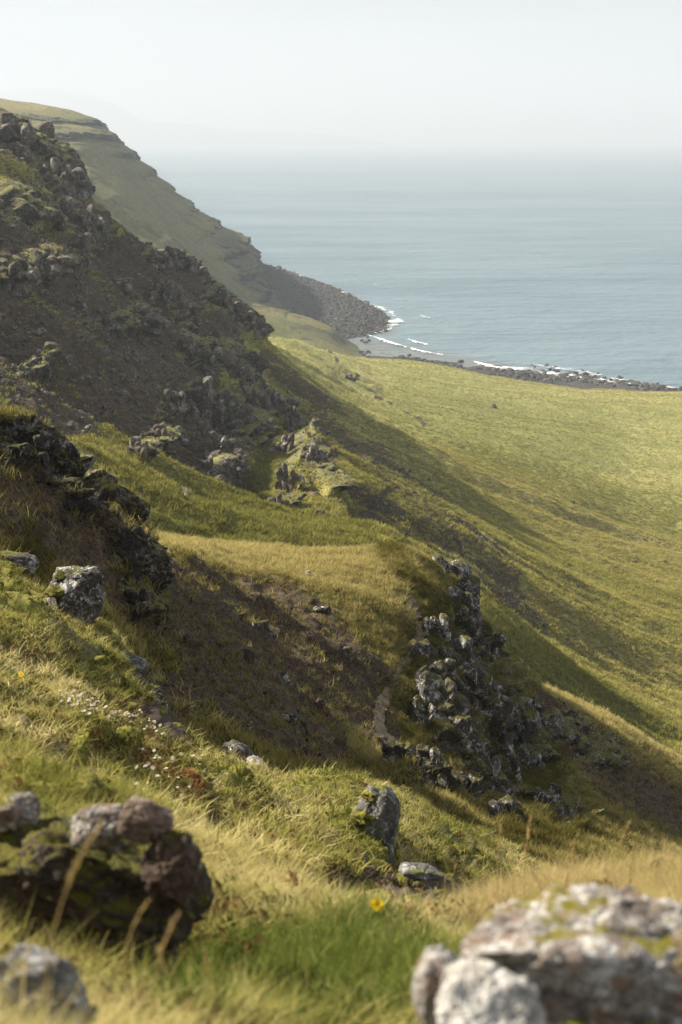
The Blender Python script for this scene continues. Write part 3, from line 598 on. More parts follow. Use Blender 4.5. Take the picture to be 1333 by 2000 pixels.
# crags of the main hillside: blocky outcrops that stand out of the slope
crM = [cluster_mesh('crag_block', 100+k, 12, 2, tall=1.5) for k in range(7)]
CRS = {'hillside': 1.25, 'spur_hillside': 1.2}
def crag(px, py, w, h, label, sheet=M_, meshes=crM, mat=RK_M, name='rock_outcrop', group='rock outcrops on the shaded hillside', cat='rock outcrop', sink=.25):
    P, N_, dd = at(sheet, px, py); s = w*dd/F/2*1.3*CRS[sheet]; t = h*dd/F/2*1.35*CRS[sheet]
    q = Vector(P)+Vector((-.3, .5, -.15))*s*sink*2
    return put_rock(name, random.choice(meshes), q, (s/1.05, s*.9, t/1.05), (random.uniform(-.15, .15), random.uniform(-.2, .2), random.uniform(-.5, .8)), mat, label=label, category=cat, group=group)
for px, py, w, h, lb in [
  (20, 262, 90, 60, 'dark cliff block at the very top left of the near ridge'), (85, 300, 80, 80, 'upper cliff block stepping down from the ridge top at the left'),
  (128, 350, 60, 70, 'dark overhanging end of the top cliff band'), (40, 400, 100, 50, 'second cliff band below the ridge top at the left edge'),
  (135, 420, 80, 50, 'right end of the second cliff band'), (188, 440, 40, 50, 'dark knob on the skyline below the top cliffs'),
  (30, 540, 70, 40, 'knobbly crag at the left edge above the brown scree'), (95, 515, 70, 40, 'middle of the knobbly crag band above the scree'), (160, 488, 50, 50, 'pale-topped crag end above the scree'),
  (125, 432, 22, 24, 'single pale grey boulder perched above the crag band'),
  (310, 502, 50, 26, 'flat-topped crag on the skyline with a sunlit grass cap'), (350, 512, 50, 40, 'skyline crag under the sunlit cap, right part'), (392, 540, 36, 30, 'small square crag on the skyline'),
  (335, 585, 44, 50, 'grey slabby outcrop below the skyline crags'), (360, 610, 40, 30, 'low outcrop under the grey slabs'),
  (430, 590, 50, 44, 'broken crag on the descending ridge line'), (475, 625, 50, 44, 'last dark crag on the ridge before the grass slope'), (500, 648, 26, 26, 'small rock tip at the foot of the ridge crags'),
  (285, 620, 70, 36, 'rugged shelf of rock in the middle of the scree'), (215, 642, 50, 34, 'left end of the rock shelf in the scree'),
  (370, 690, 60, 44, 'brown overhanging rock step at the head of the crag rib'), (430, 705, 70, 50, 'brown rock step above the grey rib'), (470, 735, 60, 60, 'grey cliff at the top of the rib'),
  (500, 790, 44, 80, 'tall grey buttress in the crag rib'), (480, 830, 44, 50, 'rounded grey blocks under the buttress'),
  (350, 795, 50, 46, 'grey crag standing left of the rib'), (392, 775, 54, 60, 'square jointed crag left of the rib'), (415, 810, 36, 36, 'small crag under the square one'),
  (310, 850, 36, 36, 'round grey boulder pile on the grassy scree'), (268, 885, 36, 36, 'lowest grey rocks left of the rib'), (270, 870, 20, 26, 'pale leaning rock beside the lowest grey rocks'),
  (440, 880, 50, 60, 'lichened crag at the foot of the rib'), (415, 925, 34, 40, 'narrow crag foot reaching the green gully'), (480, 912, 26, 26, 'single grey boulder below the rib'),
  (545, 800, 36, 50, 'dark upper rock of the right-hand rib'), (572, 830, 30, 50, 'dark rock wall facing the grass slope'), (560, 880, 36, 56, 'mottled buttress of the right-hand rib'), (566, 945, 36, 60, 'dark lower buttress of the right-hand rib'), (545, 985, 34, 30, 'rocky toe of the right-hand rib'),
  (625, 900, 34, 50, 'shadowed rock band at the edge of the grass slope'), (690, 742, 24, 16, 'little dark outcrop on the sunlit meadow ridge'), (632, 1005, 20, 14, 'small rock below the rib beside the gully'),
  (400, 850, 40, 40, 'grey ledge in the hollow between the rib and the square crag'), (450, 800, 40, 50, 'stepped grey ledge on the left flank of the rib'), (520, 840, 30, 40, 'narrow grey ledge between the two ribs'),
  (455, 925, 36, 40, 'low grey ledge at the toe of the left rib'), (385, 700, 50, 40, 'broad broken ledge left of the rib head'), (240, 560, 50, 30, 'dark broken ledge high in the scree'), (150, 600, 44, 26, 'dark ledge in the upper left scree'),
  ]:
    crag(px, py, w, h, lb)

# stones lying in the scree
stM = [rock_mesh('stone', 300+k, 2, planes=10, cut=.62) for k in range(8)]
def scatter_idx(sheet, weight, n_, rng=RNG):
    s = SHEETS[sheet]; w = weight.ravel().astype(float)*(near_zone(s['V'].reshape(-1, 3)) if sheet == A_ else visible(s['V'].reshape(-1, 3))); w = np.maximum(w, 0); w /= w.sum()
    return rng.choice(len(w), n_, p=w, replace=True)
def sheet_area(sheet):
    V = SHEETS[sheet]['V']; a = np.cross(np.gradient(V, axis=0), np.gradient(V, axis=1)); return np.linalg.norm(a, axis=-1)
s = SHEETS[M_]; a, b, dd = s['pp']
scr = strokes(a, b, [[(60, 600, 90), (180, 660, 90), (250, 740, 80)], [(0, 700, 60), (200, 800, 60)], [(330, 880, 50), (430, 950, 40)], [(470, 760, 50), (500, 930, 60)]])
w = scr*sheet_area(M_)/dd**1.2
idx = scatter_idx(M_, w, 170); Vf = s['V'].reshape(-1, 3)
for i in idx:
    r = random.uniform(.25, .75)*random.choice((1, 1, 1, 1.6)); P = Vf[i]
    put_rock('scree_stone', random.choice(stM), P, (r*random.uniform(.8, 1.3), r, r*random.uniform(.5, .9)), (random.random(), random.random(), random.random()*6), RK_M,
             label='grey basalt stone lying loose in the brown scree below the crags', category='stone', group='stones in the scree of the shaded hillside')
# boulders on the meadow
for px, py, w_, lb in [(965, 792, 15, 'grey boulder standing alone on the green meadow near the shore'), (1256, 1052, 9, 'small dark stone in the right of the meadow'), (1308, 1030, 7, 'tiny stone near the right edge of the meadow'),
    (905, 868, 5, 'speck of stone below the lone meadow boulder'), (1057, 916, 6, 'dark stone on the bright meadow'), (1070, 1225, 14, 'flat dark stone on the shaded lower slope'), (1112, 1246, 8, 'pale stone beside the flat one on the lower slope'),
    (1125, 983, 7, 'pale stone in mid meadow'), (1245, 1098, 8, 'dark stone lower right on the meadow'), (1302, 1097, 8, 'stone near the right edge below the meadow stones'), (264, 954, 10, 'small pointed grey stone standing in the green gully')]:
    P, N_, dd = at(M_, px, py); s_ = w_*dd/F/2
    put_rock('meadow_boulder', random.choice(stM), Vector(P)+Vector((0, 0, s_*.35)), (s_*1.3, s_, s_*.85), (0, .2, random.random()*6), RK_M, label=lb, category='boulder')

# shore boulders
stS = [rock_mesh('shore_boulder', 400+k, 2, planes=9, cut=.7) for k in range(8)]
for (px0, py0, px1, py1, dy, n_, rmin, rmax, lab, grp) in [
    (945, 722, 1300, 759, 9, 210, .7, 2.3, 'dark wet boulder in the surf below the meadow', 'boulders in the surf below the meadow'),
    (1030, 712, 1200, 738, 6, 24, .6, 1.4, 'dark boulder awash off the meadow shore', 'boulders awash further out'),
    (700, 660, 760, 632, 14, 30, .8, 1.7, 'dark boulder at the tip of the spit', 'boulders at the tip of the spit'),
    (515, 518, 740, 606, 7, 70, .8, 1.9, 'dark boulder on the seaward edge of the spit', 'boulders along the seaward edge of the spit')]:
    for k in range(n_):
        t = random.random(); px = px0+(px1-px0)*t; py = py0+(py1-py0)*t+random.gauss(0, dy*.5)
        P = seapt(px, py, .3); r = random.uniform(rmin, rmax)*random.choice((.7, 1, 1))
        put_rock('shore_boulder', random.choice(stS), P, (r*random.uniform(1, 1.5), r, r*.75), (random.uniform(-.3, .3), random.uniform(-.3, .3), random.random()*6), RK_shore, label=lab, category='boulder', group=grp)
for px, py, w_, lb in [(828, 703, 9, 'single rock awash right of the small bay'), (900, 706, 10, 'rock awash left of the surf boulders'), (545, 522, 10, 'outermost rock off the root of the spit'), (1250, 752, 12, 'large dark boulder at the right end of the shore rocks'), (800, 694, 9, 'low rock in the shallows under the meadow edge')]:
    P = seapt(px, py, .4); s_ = w_*P[1]/F/2
    put_rock('shore_boulder', random.choice(stS), P, (s_*1.4, s_, s_*.8), (0, 0, random.random()*6), RK_shore, label=lb, category='boulder')

# ------------------------------------------------------------------ instanced ground cover
def gn_scatter(name, P, rot, scl, tint, protos, label, cat):
    me = bpy.data.meshes.new(name); me.vertices.add(len(P)); me.vertices.foreach_set('co', np.asarray(P, np.float32).ravel())
    for an, typ, dat in (('rot', 'FLOAT_VECTOR', rot), ('scl', 'FLOAT_VECTOR', scl), ('tint', 'FLOAT', tint), ('pick', 'INT', RNG.integers(0, len(protos), len(P)))):
        at_ = me.attributes.new(an, typ, 'POINT'); at_.data.foreach_set('vector' if typ == 'FLOAT_VECTOR' else 'value', np.asarray(dat, np.int32 if typ == 'INT' else np.float32).ravel())
    o = link(name, me, None, kind='stuff', label=label, category=cat)
    ng = bpy.data.node_groups.new(name, 'GeometryNodeTree'); ng.interface.new_socket('Geometry', in_out='INPUT', socket_type='NodeSocketGeometry'); ng.interface.new_socket('Geometry', in_out='OUTPUT', socket_type='NodeSocketGeometry')
    N_ = ng.nodes; L = ng.links; gi = N_.new('NodeGroupInput'); go = N_.new('NodeGroupOutput'); ip = N_.new('GeometryNodeInstanceOnPoints'); jn = N_.new('GeometryNodeJoinGeometry')
    for p_ in protos:
        oi = N_.new('GeometryNodeObjectInfo'); oi.inputs['Object'].default_value = p_; oi.inputs['As Instance'].default_value = True; L.new(oi.outputs['Geometry'], jn.inputs[0])
    def na(nm, t):
        q = N_.new('GeometryNodeInputNamedAttribute'); q.data_type = t; q.inputs['Name'].default_value = nm; return q.outputs['Attribute']
    e2r = N_.new('FunctionNodeEulerToRotation'); L.new(na('rot', 'FLOAT_VECTOR'), e2r.inputs[0])
    L.new(gi.outputs[0], ip.inputs['Points']); L.new(jn.outputs[0], ip.inputs['Instance']); ip.inputs['Pick Instance'].default_value = True
    L.new(na('pick', 'INT'), ip.inputs['Instance Index']); L.new(e2r.outputs[0], ip.inputs['Rotation']); L.new(na('scl', 'FLOAT_VECTOR'), ip.inputs['Scale'])
    L.new(ip.outputs[0], go.inputs[0]); md = o.modifiers.new('scatter', 'NODES'); md.node_group = ng; return o
def tuft_proto(name, seed, nb, h, w, spread, lean, mat, segs=3):
    r = np.random.default_rng(seed); VV = []; FF = []; AL = []; off = 0
    for k in range(nb):
        a = r.random()*6.283; ra = spread*math.sqrt(r.random()); b0 = np.array([math.cos(a)*ra, math.sin(a)*ra, -.02*h])
        hh = h*r.uniform(.55, 1.15); ld = r.random()*6.283; ln = lean*r.uniform(.3, 1.2)*hh; dirv = np.array([math.cos(ld), math.sin(ld), 0])
        fa = r.random()*6.283; side = np.array([math.cos(fa), math.sin(fa), 0])*w*r.uniform(.6, 1.3)
        pts = []
        for j in range(segs+1):
            t = j/segs; c = b0+dirv*ln*t*t+np.array([0, 0, hh*(t-.18*lean*t*t)]); ww = (1-t)**.7
            if j < segs: pts += [c-side*ww*.5, c+side*ww*.5]; AL += [t, t]
            else: pts += [c]; AL += [1.]
        VV += pts
        for j in range(segs-1): FF.append((off+2*j, off+2*j+1, off+2*j+3)); FF.append((off+2*j, off+2*j+3, off+2*j+2))
        FF.append((off+2*segs-2, off+2*segs-1, off+2*segs)); off += 2*segs+1
    me = mesh_np(name, np.array(VV), np.array(FF), attrs={'along': ('FLOAT', AL)}); me.materials.append(mat)
    return bpy.data.objects.new(name, me)
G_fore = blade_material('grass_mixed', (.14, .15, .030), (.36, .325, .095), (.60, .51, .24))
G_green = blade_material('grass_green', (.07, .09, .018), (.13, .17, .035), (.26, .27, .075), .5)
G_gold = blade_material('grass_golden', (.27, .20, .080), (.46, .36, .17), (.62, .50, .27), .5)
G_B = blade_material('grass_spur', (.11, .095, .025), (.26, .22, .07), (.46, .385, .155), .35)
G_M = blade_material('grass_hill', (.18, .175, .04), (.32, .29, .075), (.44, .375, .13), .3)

def cover(name, sheet, weight, n_, protos, label, tint_fn, hs=(.7, 1.3), lean_x=.0, jit=1., cat='grass'):
    s = SHEETS[sheet]; idx = scatter_idx(sheet, weight, n_); P = s['V'].reshape(-1, 3)[idx].copy()
    V = s['V']; ny, nx = V.shape[:2]; iy, ix = np.divmod(idx, nx); iy2 = np.clip(iy+1, 0, ny-1); ix2 = np.clip(ix+1, 0, nx-1)
    P += (V[iy, ix2]-P)*RNG.random((n_, 1))*jit; P += (V[iy2, ix]-V[iy, ix])*RNG.random((n_, 1))*jit
    rot = np.stack([RNG.normal(0, .14, n_), RNG.normal(lean_x, .14, n_), RNG.random(n_)*6.283], -1)
    k = RNG.uniform(hs[0], hs[1], n_); scl = np.stack([k, k, k*RNG.uniform(.7, 1.25, n_)], -1)
    tint = np.clip(tint_fn(P, s['mask'].reshape(-1, 4)[idx])+RNG.normal(0, .16, n_), 0, 1)
    return gn_scatter(name, P, rot, scl, tint, protos, label, cat)

s = SHEETS[B_]; a, b, dd = s['pp']; ar = sheet_area(B_); mk = s['mask']
wB = ar*np.clip(1.1-1.35*mk[..., 1]-.7*mk[..., 0], .05, 1)/np.clip(dd, 10, 80)**.8
ptB = [tuft_proto('tuft', 50+k, 12, .22, .016, .14, .9, G_B, 2) for k in range(5)]
cover('spur_grass', B_, wB, 52000, ptB, 'tussocky grass on the spur and in the bowl behind the foreground', lambda P, m: .25+.75*m[:, 3]-.4*m[:, 2], (.5, 1.3))
s = SHEETS[M_]; a, b, dd = s['pp']; ar = sheet_area(M_); mk = s['mask']
wM = ar*np.clip(1.05-1.2*mk[..., 1]-1.0*mk[..., 0], .02, 1)*sstep(420, 150, dd)
ptM = [tuft_proto('tuft', 60+k, 12, .42, .07, .38, .8, G_M, 2) for k in range(5)]
cover('hillside_grass', M_, wM, 90000, ptM, 'tussock grass on the main hillside and the near meadow', lambda P, m: .25+.8*m[:, 3]-.3*m[:, 2], (.6, 1.5))

wM2 = ar*np.clip(1.05-1.2*mk[..., 1]-1.0*mk[..., 0], .02, 1)*sstep(230, 330, dd)
ptM2 = [tuft_proto('tuft', 65+k, 9, .50, .17, .55, .8, G_M, 2) for k in range(5)]
cover('meadow_tussocks', M_, wM2, 52000, ptM2, 'low tussocks texturing the coastal meadow', lambda P, m: .45+.5*m[:, 3]-.2*m[:, 2]+.3*fbm(P[:, 0]*.12, P[:, 1]*.12, P[:, 2]*.1, 3, 230), (.25, .85))
# cobbles of the spit
X, Y, Z, sd = spit; ok = (sd > -5) & (Z > -.2)
pool = np.stack([X[ok], Y[ok], Z[ok]], -1); i = RNG.integers(0, len(pool), 26000); P = pool[i]+RNG.normal(0, .8, (26000, 3))*[1, 1, .12]
def stone_protos(nm, seeds, mat, sub=1):
    r = []
    for k in seeds:
        me = rock_mesh(nm, k, sub, planes=8, cut=.75); me.materials.append(mat); r.append(bpy.data.objects.new(nm, me))
    return r
cob = stone_protos('cobble', range(500, 505), RK_shore)
X2, Y2_, Z2, sd2 = near; ok2 = (sd2 > -5) & (Z2 > -.3); pool2 = np.stack([X2[ok2], Y2_[ok2], Z2[ok2]], -1); pw = sstep(-.35, .25, fbm(pool2[:, 0]*.05, pool2[:, 1]*.05, 0*pool2[:, 0], 3, 240))*np.where(sd2[ok2] < 9, 1, .25)+1e-4; P2 = pool2[RNG.choice(len(pool2), 9000, p=pw/pw.sum())]+RNG.normal(0, .7, (9000, 3))*[1, 1, .12]
k2 = np.clip(.3/RNG.random(9000)**.4, .3, 1.6); gn_scatter('shore_cobbles', P2, RNG.random((9000, 3))*6, np.stack([k2*1.2, k2, k2*.7], -1), RNG.random(9000), cob, 'dark cobbles along the shore below the meadow', 'cobbles')
k = np.clip(.32/RNG.random(len(P))**.4, .32, 1.8)
gn_scatter('spit_cobbles', P, RNG.random((len(P), 3))*6, np.stack([k*1.2, k, k*.7], -1), RNG.random(len(P)), cob, 'grey cobbles and boulders heaped over the spit', 'cobbles')
# small rubble in the scree and bare earth
rub = stone_protos('rubble', range(510, 515), RK_M)
wR = scr_w = ar*np.clip(mk[..., 1]-.25, 0, 1)*sstep(380, 200, dd); idx = scatter_idx(M_, wR, 16000); P = SHEETS[M_]['V'].reshape(-1, 3)[idx]
P = P+RNG.normal(0, .25, P.shape); k = np.clip(.07/RNG.random(len(P))**.45, .07, .8)
gn_scatter('scree_rubble', P, RNG.random((len(P), 3))*6, np.stack([k*1.2, k, k*.7], -1), RNG.random(len(P)), rub, 'loose brown and grey rubble strewn over the scree', 'rubble')
RK_rB = rock_material('rubble_near', (.048, .034, .023), lichen=.05, moss=.3, mcol=(.07, .06, .015), S=3.)
rub2 = stone_protos('rubble', range(520, 525), RK_rB)
s = SHEETS[B_]; a, b, dd = s['pp']; ar = sheet_area(B_); mk = s['mask']
idx = scatter_idx(B_, ar*np.clip(mk[..., 1]-.3, 0, 1), 4000); P = s['V'].reshape(-1, 3)[idx]+RNG.normal(0, .05, (4000, 3)); k = np.clip(.012/RNG.random(4000)**.5, .012, .16)
gn_scatter('bowl_rubble', P, RNG.random((len(P), 3))*6, np.stack([k*1.2, k, k*.7], -1), RNG.random(len(P)), rub2, 'small stones and clods in the bare earth of the bowl', 'rubble')

# ------------------------------------------------------------------ crags of the spur
crB = [cluster_mesh('crag_block', 200+k, 14, 3, tall=1.5) for k in range(6)]
for px, py, w, h, lb in [
  (905, 1156, 70, 84, 'pointed grey pinnacle at the end of the spur, upper block'), (915, 1208, 62, 76, 'rock pillar under the pointed pinnacle'), (893, 1178, 40, 40, 'mossy shoulder block left of the pinnacle'),
  (972, 1268, 34, 34, 'small rock with yellow moss cap on the spur edge'), (960, 1290, 30, 40, 'rock below the yellow-capped one'),
  (862, 1250, 44, 60, 'lichened rock at the top of the spur crag beside the path'), (900, 1300, 60, 60, 'white-spotted crag below the pinnacle'), (880, 1370, 80, 70, 'dark lichened face in the middle of the spur crag'),
  (940, 1350, 60, 70, 'upper right face of the spur crag'), (985, 1390, 60, 60, 'rough right shoulder of the spur crag'), (1025, 1450, 70, 90, 'big pale lichened block at the right of the spur crag'),
  (960, 1440, 80, 70, 'lichened ledge in the centre of the spur crag'), (890, 1460, 90, 80, 'dark wall at the left foot of the spur crag'), (930, 1500, 70, 60, 'white-flecked lower face of the spur crag'),
  (975, 1550, 80, 80, 'lowest dark block of the spur crag'), (1000, 1520, 50, 50, 'block between the lowest and the pale block'), (1105, 1590, 70, 60, 'lichened outcrop on the lower slope right of the crag'),
  (1075, 1575, 40, 40, 'dark rock left part of the lower outcrop'), (790, 1490, 50, 44, 'grey pointed rock at the foot of the path'), (830, 1535, 50, 40, 'low broken rocks below the path foot'), (1045, 1385, 36, 30, 'small dark rocks on the spur edge'), (1090, 1425, 40, 30, 'dark rocks at the head of the bare strip'),
  (838, 1290, 44, 50, 'lichened ledge at the upper left edge of the spur crag'), (850, 1345, 50, 56, 'dark mossy block left of the middle of the spur crag'), (838, 1415, 50, 60, 'shadowed block low on the left edge of the spur crag'),
  (900, 1420, 60, 50, 'speckled block between the dark face and the dark wall'), (945, 1395, 44, 40, 'small speckled block in the heart of the spur crag'), (880, 1325, 40, 40, 'broken ledge just under the white-spotted crag'),
  (1000, 1590, 50, 40, 'mossy toe right of the lowest dark block'), (1040, 1500, 44, 50, 'underside of the big pale lichened block'), (925, 1560, 50, 50, 'dark toe left of the lowest dark block'), (850, 1500, 50, 50, 'deep shadowed recess block at the far left foot of the crag'),
  (1130, 1480, 40, 30, 'dark broken rocks halfway down the bare strip'), (680, 1280, 30, 24, 'small dark ledge in the bowl left of the path'), (640, 1200, 30, 20, 'low dark ledge high in the bowl'), (520, 1230, 30, 24, 'dark ledge in the middle of the bowl'), (560, 1330, 30, 24, 'small rock step in the lower bowl'),
  (1200, 1612, 18, 14, 'small pale stone on the lower right slope'), (485, 1418, 22, 14, 'pale stone in the floor of the bowl'), (575, 1420, 34, 30, 'flaky grey rock in the bowl'), (600, 1440, 24, 30, 'leaning grey rock beside the flaky one'), (612, 1128, 30, 18, 'small crag high on the spur slope')]:
    crag(px, py, w, h, lb, B_, crB, RK_B, group='rock outcrops of the spur', sink=.5)
DC = rock_material('dark_crag', (.035, .03, .027), lichen=.05, moss=.35, mcol=(.06, .055, .015), S=1.2)
crD = [cluster_mesh('crag_block', 230+k, 12, 3, tall=1.1) for k in range(4)]
for px, py, w, h, lb in [
  (8, 838, 30, 34, 'dark rock knob on the skyline at the left edge'), (75, 900, 60, 60, 'dark rounded crag at the left, above the bowl'), (140, 965, 70, 40, 'jagged dark crag edge'), (180, 1000, 70, 60, 'shadowed crag below the moss-capped block'),
  (245, 1060, 60, 50, 'square dark block jutting over the bowl'), (255, 1130, 60, 80, 'sheer dark wall under the square block'), (270, 1190, 40, 50, 'black foot of the dark crag'), (110, 1020, 60, 40, 'dark shelf in the left crag')]:
    crag(px, py, w, h, lb, B_, crD, DC, name='dark_crag', group='dark crags at the left of the bowl', sink=.3)

# ------------------------------------------------------------------ individual rocks of the foreground
FOOT = []
def fore_rock(name, px, py, w, h, label, seed, mat, sheet=A_, Y=None, sub=5, rot=(0, 0, 0), dep=.9, moss=None, cat='boulder', planes=14, cut=.80, rough=.1):
    """px,py centre; w,h size in photograph pixels; moss = list of cushions (dx, dz, size) in rock units"""
    if Y is None: P, N_, dd = at(sheet, px, py+h*.4); Y = P[1]
    c = unproj(np.float64(px), np.float64(py), Y); s_ = Y/F/cp/2
    FOOT.append((c[0], c[1], w*s_*.5)) if mat is not MOSS else None
    e = empty(name, c, label=label, category=cat)
    me = rock_mesh(name+'_body', seed, sub, planes=planes, cut=cut, rough=rough, box=0 if mat is MOSS else 4., scale=(w*s_*1.22, (w+h)/2*s_*dep*1.2, h*s_*1.22)); o = link('stone_body', me, mat, e); o.rotation_euler = rot
    for (dx, dy, dz, ms, mt) in (moss or []):
        V, Fc = rock_verts(seed+91, 4, planes=0, cut=1, rough=.30, box=0); V = V*np.array([ms*w*s_*1.15, ms*w*s_*1.15, ms*.6*w*s_])
        q = V/np.linalg.norm(V, axis=1)[:, None]; V += q*(ms*w*s_*.10*fbm(V[:, 0]*40/(w*s_*10), V[:, 1]*40/(w*s_*10), V[:, 2]*40/(w*s_*10), 3, 7))[:, None]
        m_ = link('moss_cushion', mesh_np('moss_cushion', V, Fc), mt, e); m_.location = (dx*w*s_, dy*w*s_, dz*h*s_)
    return e
RK_pale = rock_material('pale_rock', (.22, .20, .18), lichen=.7, lcol=(.55, .53, .49), moss=.0, S=9, tint=(.20, .12, .08))
RK_fg = rock_material('foreground_rock', (.17, .14, .12), lichen=.62, lcol=(.50, .49, .46), moss=.12, mcol=(.16, .14, .01), S=11, tint=(.24, .14, .09))
RK_fgd = rock_material('foreground_grey', (.13, .12, .11), lichen=.6, lcol=(.36, .36, .35), moss=.15, mcol=(.12, .10, .012), S=9)
RK_brown = rock_material('brown_rock', (.085, .056, .042), lichen=.3, lcol=(.22, .20, .18), moss=.35, mcol=(.11, .10, .015), S=6)
RK_grey = rock_material('grey_rock', (.10, .094, .086), lichen=.6, lcol=(.36, .35, .33), moss=.1, S=4)
# far edge of the foreground
fore_rock('lichened_boulder', 150, 1165, 92, 120, 'dark boulder with large white lichen patches at the left', 601, RK_lich, Y=13.2, rot=(.1, .35, .3), moss=[(-.70, -.75, .35, .42, MOSS), (-.45, -.2, .75, .35, MOSSG)])
fore_rock('boulder', 90, 1247, 44, 56, 'pale grey pointed rock half sunk in moss at the left', 602, RK_grey, Y=11.6, rot=(0, .5, 0))
fore_rock('boulder', 28, 1098, 80, 34, 'low grey ribbed rock at the left edge above the moss', 603, RK_lich, Y=15.5, rot=(0, .15, 0))
fore_rock('moss_mound', 20, 1205, 110, 80, 'bright yellow-green moss mound at the left edge', 604, MOSS, Y=11.6, cat='moss', planes=0, cut=1, rough=.2)
fore_rock('flat_stone', 245, 1298, 80, 34, 'flat smooth grey stone lying on the turf below the lichened boulder', 605, RK_grey, Y=12.8, rot=(0, .25, 0))
fore_rock('dark_boulder', 290, 1385, 76, 84, 'dark squat boulder with a mossy top', 606, RK_dark, Y=12.2, moss=[(0, 0, .8, .5, MOSSG)])
fore_rock('lichened_rock', 460, 1478, 60, 54, 'jagged rock with white lichen on the grass edge', 607, RK_lich, Y=12, rot=(0, .5, .2), sub=4)
fore_rock('pinkish_rock', 500, 1500, 36, 44, 'small pinkish rock beside the jagged lichened one', 608, RK_pale, Y=11, sub=4)
fore_rock('moss_capped_boulder', 735, 1612, 88, 150, 'grey fissured boulder with a thick moss cap above the gully', 609, RK_grey, Y=7.4, rot=(0, .2, .3), moss=[(-.55, -.45, .42, .55, MOSS), (-.15, -.1, .95, .45, MOSS), (-.85, -.3, .2, .4, MOSS)])
fore_rock('slab', 712, 1672, 120, 34, 'narrow grey slab sloping down beside the moss-capped boulder', 610, RK_grey, Y=7.2, rot=(0, .62, 0), sub=4)
fore_rock('flat_stone', 825, 1703, 88, 20, 'thin flat stone lying on the crumbling earth', 611, RK_grey, Y=6.2, rot=(0, .12, 0), sub=4)
fore_rock('dark_stone', 660, 1722, 90, 40, 'dark stone with moss in the hollow left of the flat stone', 612, RK_dark, Y=6.0, sub=4, moss=[(0, 0, .7, .35, MOSSG)])
fore_rock('moss_mound', 640, 1560, 150, 46, 'low yellow-green moss mound left of the grey boulder', 613, MOSS, Y=8.6, cat='moss', planes=0, cut=1, rough=.2)
fore_rock('moss_mound', 710, 1640, 60, 36, 'small moss hump on the slab', 614, MOSS, Y=7.4, cat='moss', planes=0, cut=1, rough=.2)
fore_rock('dark_stone', 400, 1598, 60, 26, 'dark peaty rock breaking through the turf', 615, RK_dark, Y=6.8, sub=4)
fore_rock('dark_stone', 470, 1640, 50, 20, 'second, smaller peaty rock downhill in the turf', 616, RK_brown, Y=6.2, sub=4)
fore_rock('brown_stone', 575, 1825, 70, 40, 'brown stone in the turf above the lush grass', 617, RK_brown, Y=3.7, sub=4)
fore_rock('brown_stone', 640, 1822, 30, 26, 'small dark stone right of the brown one', 618, RK_brown, Y=3.7, sub=4)
fore_rock('white_stone', 792, 1793, 24, 16, 'small white stone on the bare earth', 619, RK_pale, Y=4.4, sub=3, cat='stone')
for k, (px, py, w) in enumerate([(770, 1752, 16), (860, 1745, 22), (745, 1770, 14), (835, 1775, 18), (880, 1715, 22), (700, 1760, 18), (815, 1728, 16), (868, 1800, 18)]):
    fore_rock('earth_stone', px, py, w, w*.7, ['brown pebble', 'angular brown clod', 'little grey pebble', 'reddish stone', 'knobbly dark clod', 'rounded brown stone', 'flat chip of stone', 'low buried stone'][k]+' on the crumbling earth, '+
      ['above the white stone', 'right of the flat slab end', 'left of the white stone', 'right of the white stone', 'at the right end of the earth bank', 'near the dark hollow', 'just under the flat slab', 'lowest on the bank'][k], 640+k, RK_brown, Y=5.4, sub=3, cat='stone')
# close, out-of-focus rocks
RK_mossy = rock_material('mossy_rock', (.065, .048, .035), lichen=.30, moss=.62, mcol=(.10, .09, .012), S=6)
fore_rock('mossy_rock', 150, 1765, 440, 330, 'broad low out-of-focus outcrop with moss and herbs running in from the left edge', 621, RK_mossy, Y=2.35, sub=6, rot=(0, .12, 0), dep=.8, rough=.16, moss=[(-.25, -.1, .42, .22, MOSSG), (.05, -.2, .33, .20, MOSSG), (-.1, -.38, .1, .2, MOSSG), (.2, -.42, -.05, .16, MOSSG)])
fore_rock('brown_rock', 340, 1695, 120, 160, 'out-of-focus dark brown block at the right end of the left outcrop', 620, RK_brown, Y=2.2, sub=6, rot=(0, -.3, .3), planes=20, cut=.7)
fore_rock('reddish_rock', 285, 1605, 95, 78, 'reddish knob on top of the left outcrop', 631, rock_material('reddish_rock', (.16, .115, .088), lichen=.3, moss=0, S=9), Y=2.22, sub=6, rot=(0, .3, 0))
fore_rock('grey_rock', 195, 1615, 110, 70, 'grey lichened block left of the reddish knob', 632, RK_fg, Y=2.25, sub=6)
fore_rock('grey_rock', 20, 1585, 110, 60, 'blurred grey rock top at the left edge', 622, RK_fg, Y=2.4, sub=5)
fore_rock('grey_rock', 50, 1985, 330, 200, 'blurred grey rock in the bottom left corner', 623, RK_fgd, Y=1.5, sub=6, rot=(.2, .5, 0), planes=22, cut=.66, rough=.16)
fore_rock('lichen_rock', 1150, 1900, 480, 285, 'big blurred rock with pale lichen and moss at the bottom right', 624, RK_fg, Y=1.42, sub=6, planes=14, cut=.78, rough=.11, moss=[(.42, -.84, -.1, .13, MOSS), (.28, -.86, -.42, .20, MOSS), (-.2, -.72, -.1, .09, MOSSG), (.12, -.75, -.45, .13, MOSSG)])
fore_rock('lichen_rock', 1290, 1850, 170, 200, 'blurred pinkish-grey rock at the right edge', 625, RK_pale, Y=1.5, sub=6)
fore_rock('white_rock', 960, 1990, 210, 190, 'blurred whitish rock at the bottom, front of the big lichened one', 626, rock_material('white_rock', (.42, .39, .35), lichen=.9, lcol=(.62, .6, .56), moss=0, S=9), Y=1.25, sub=6)
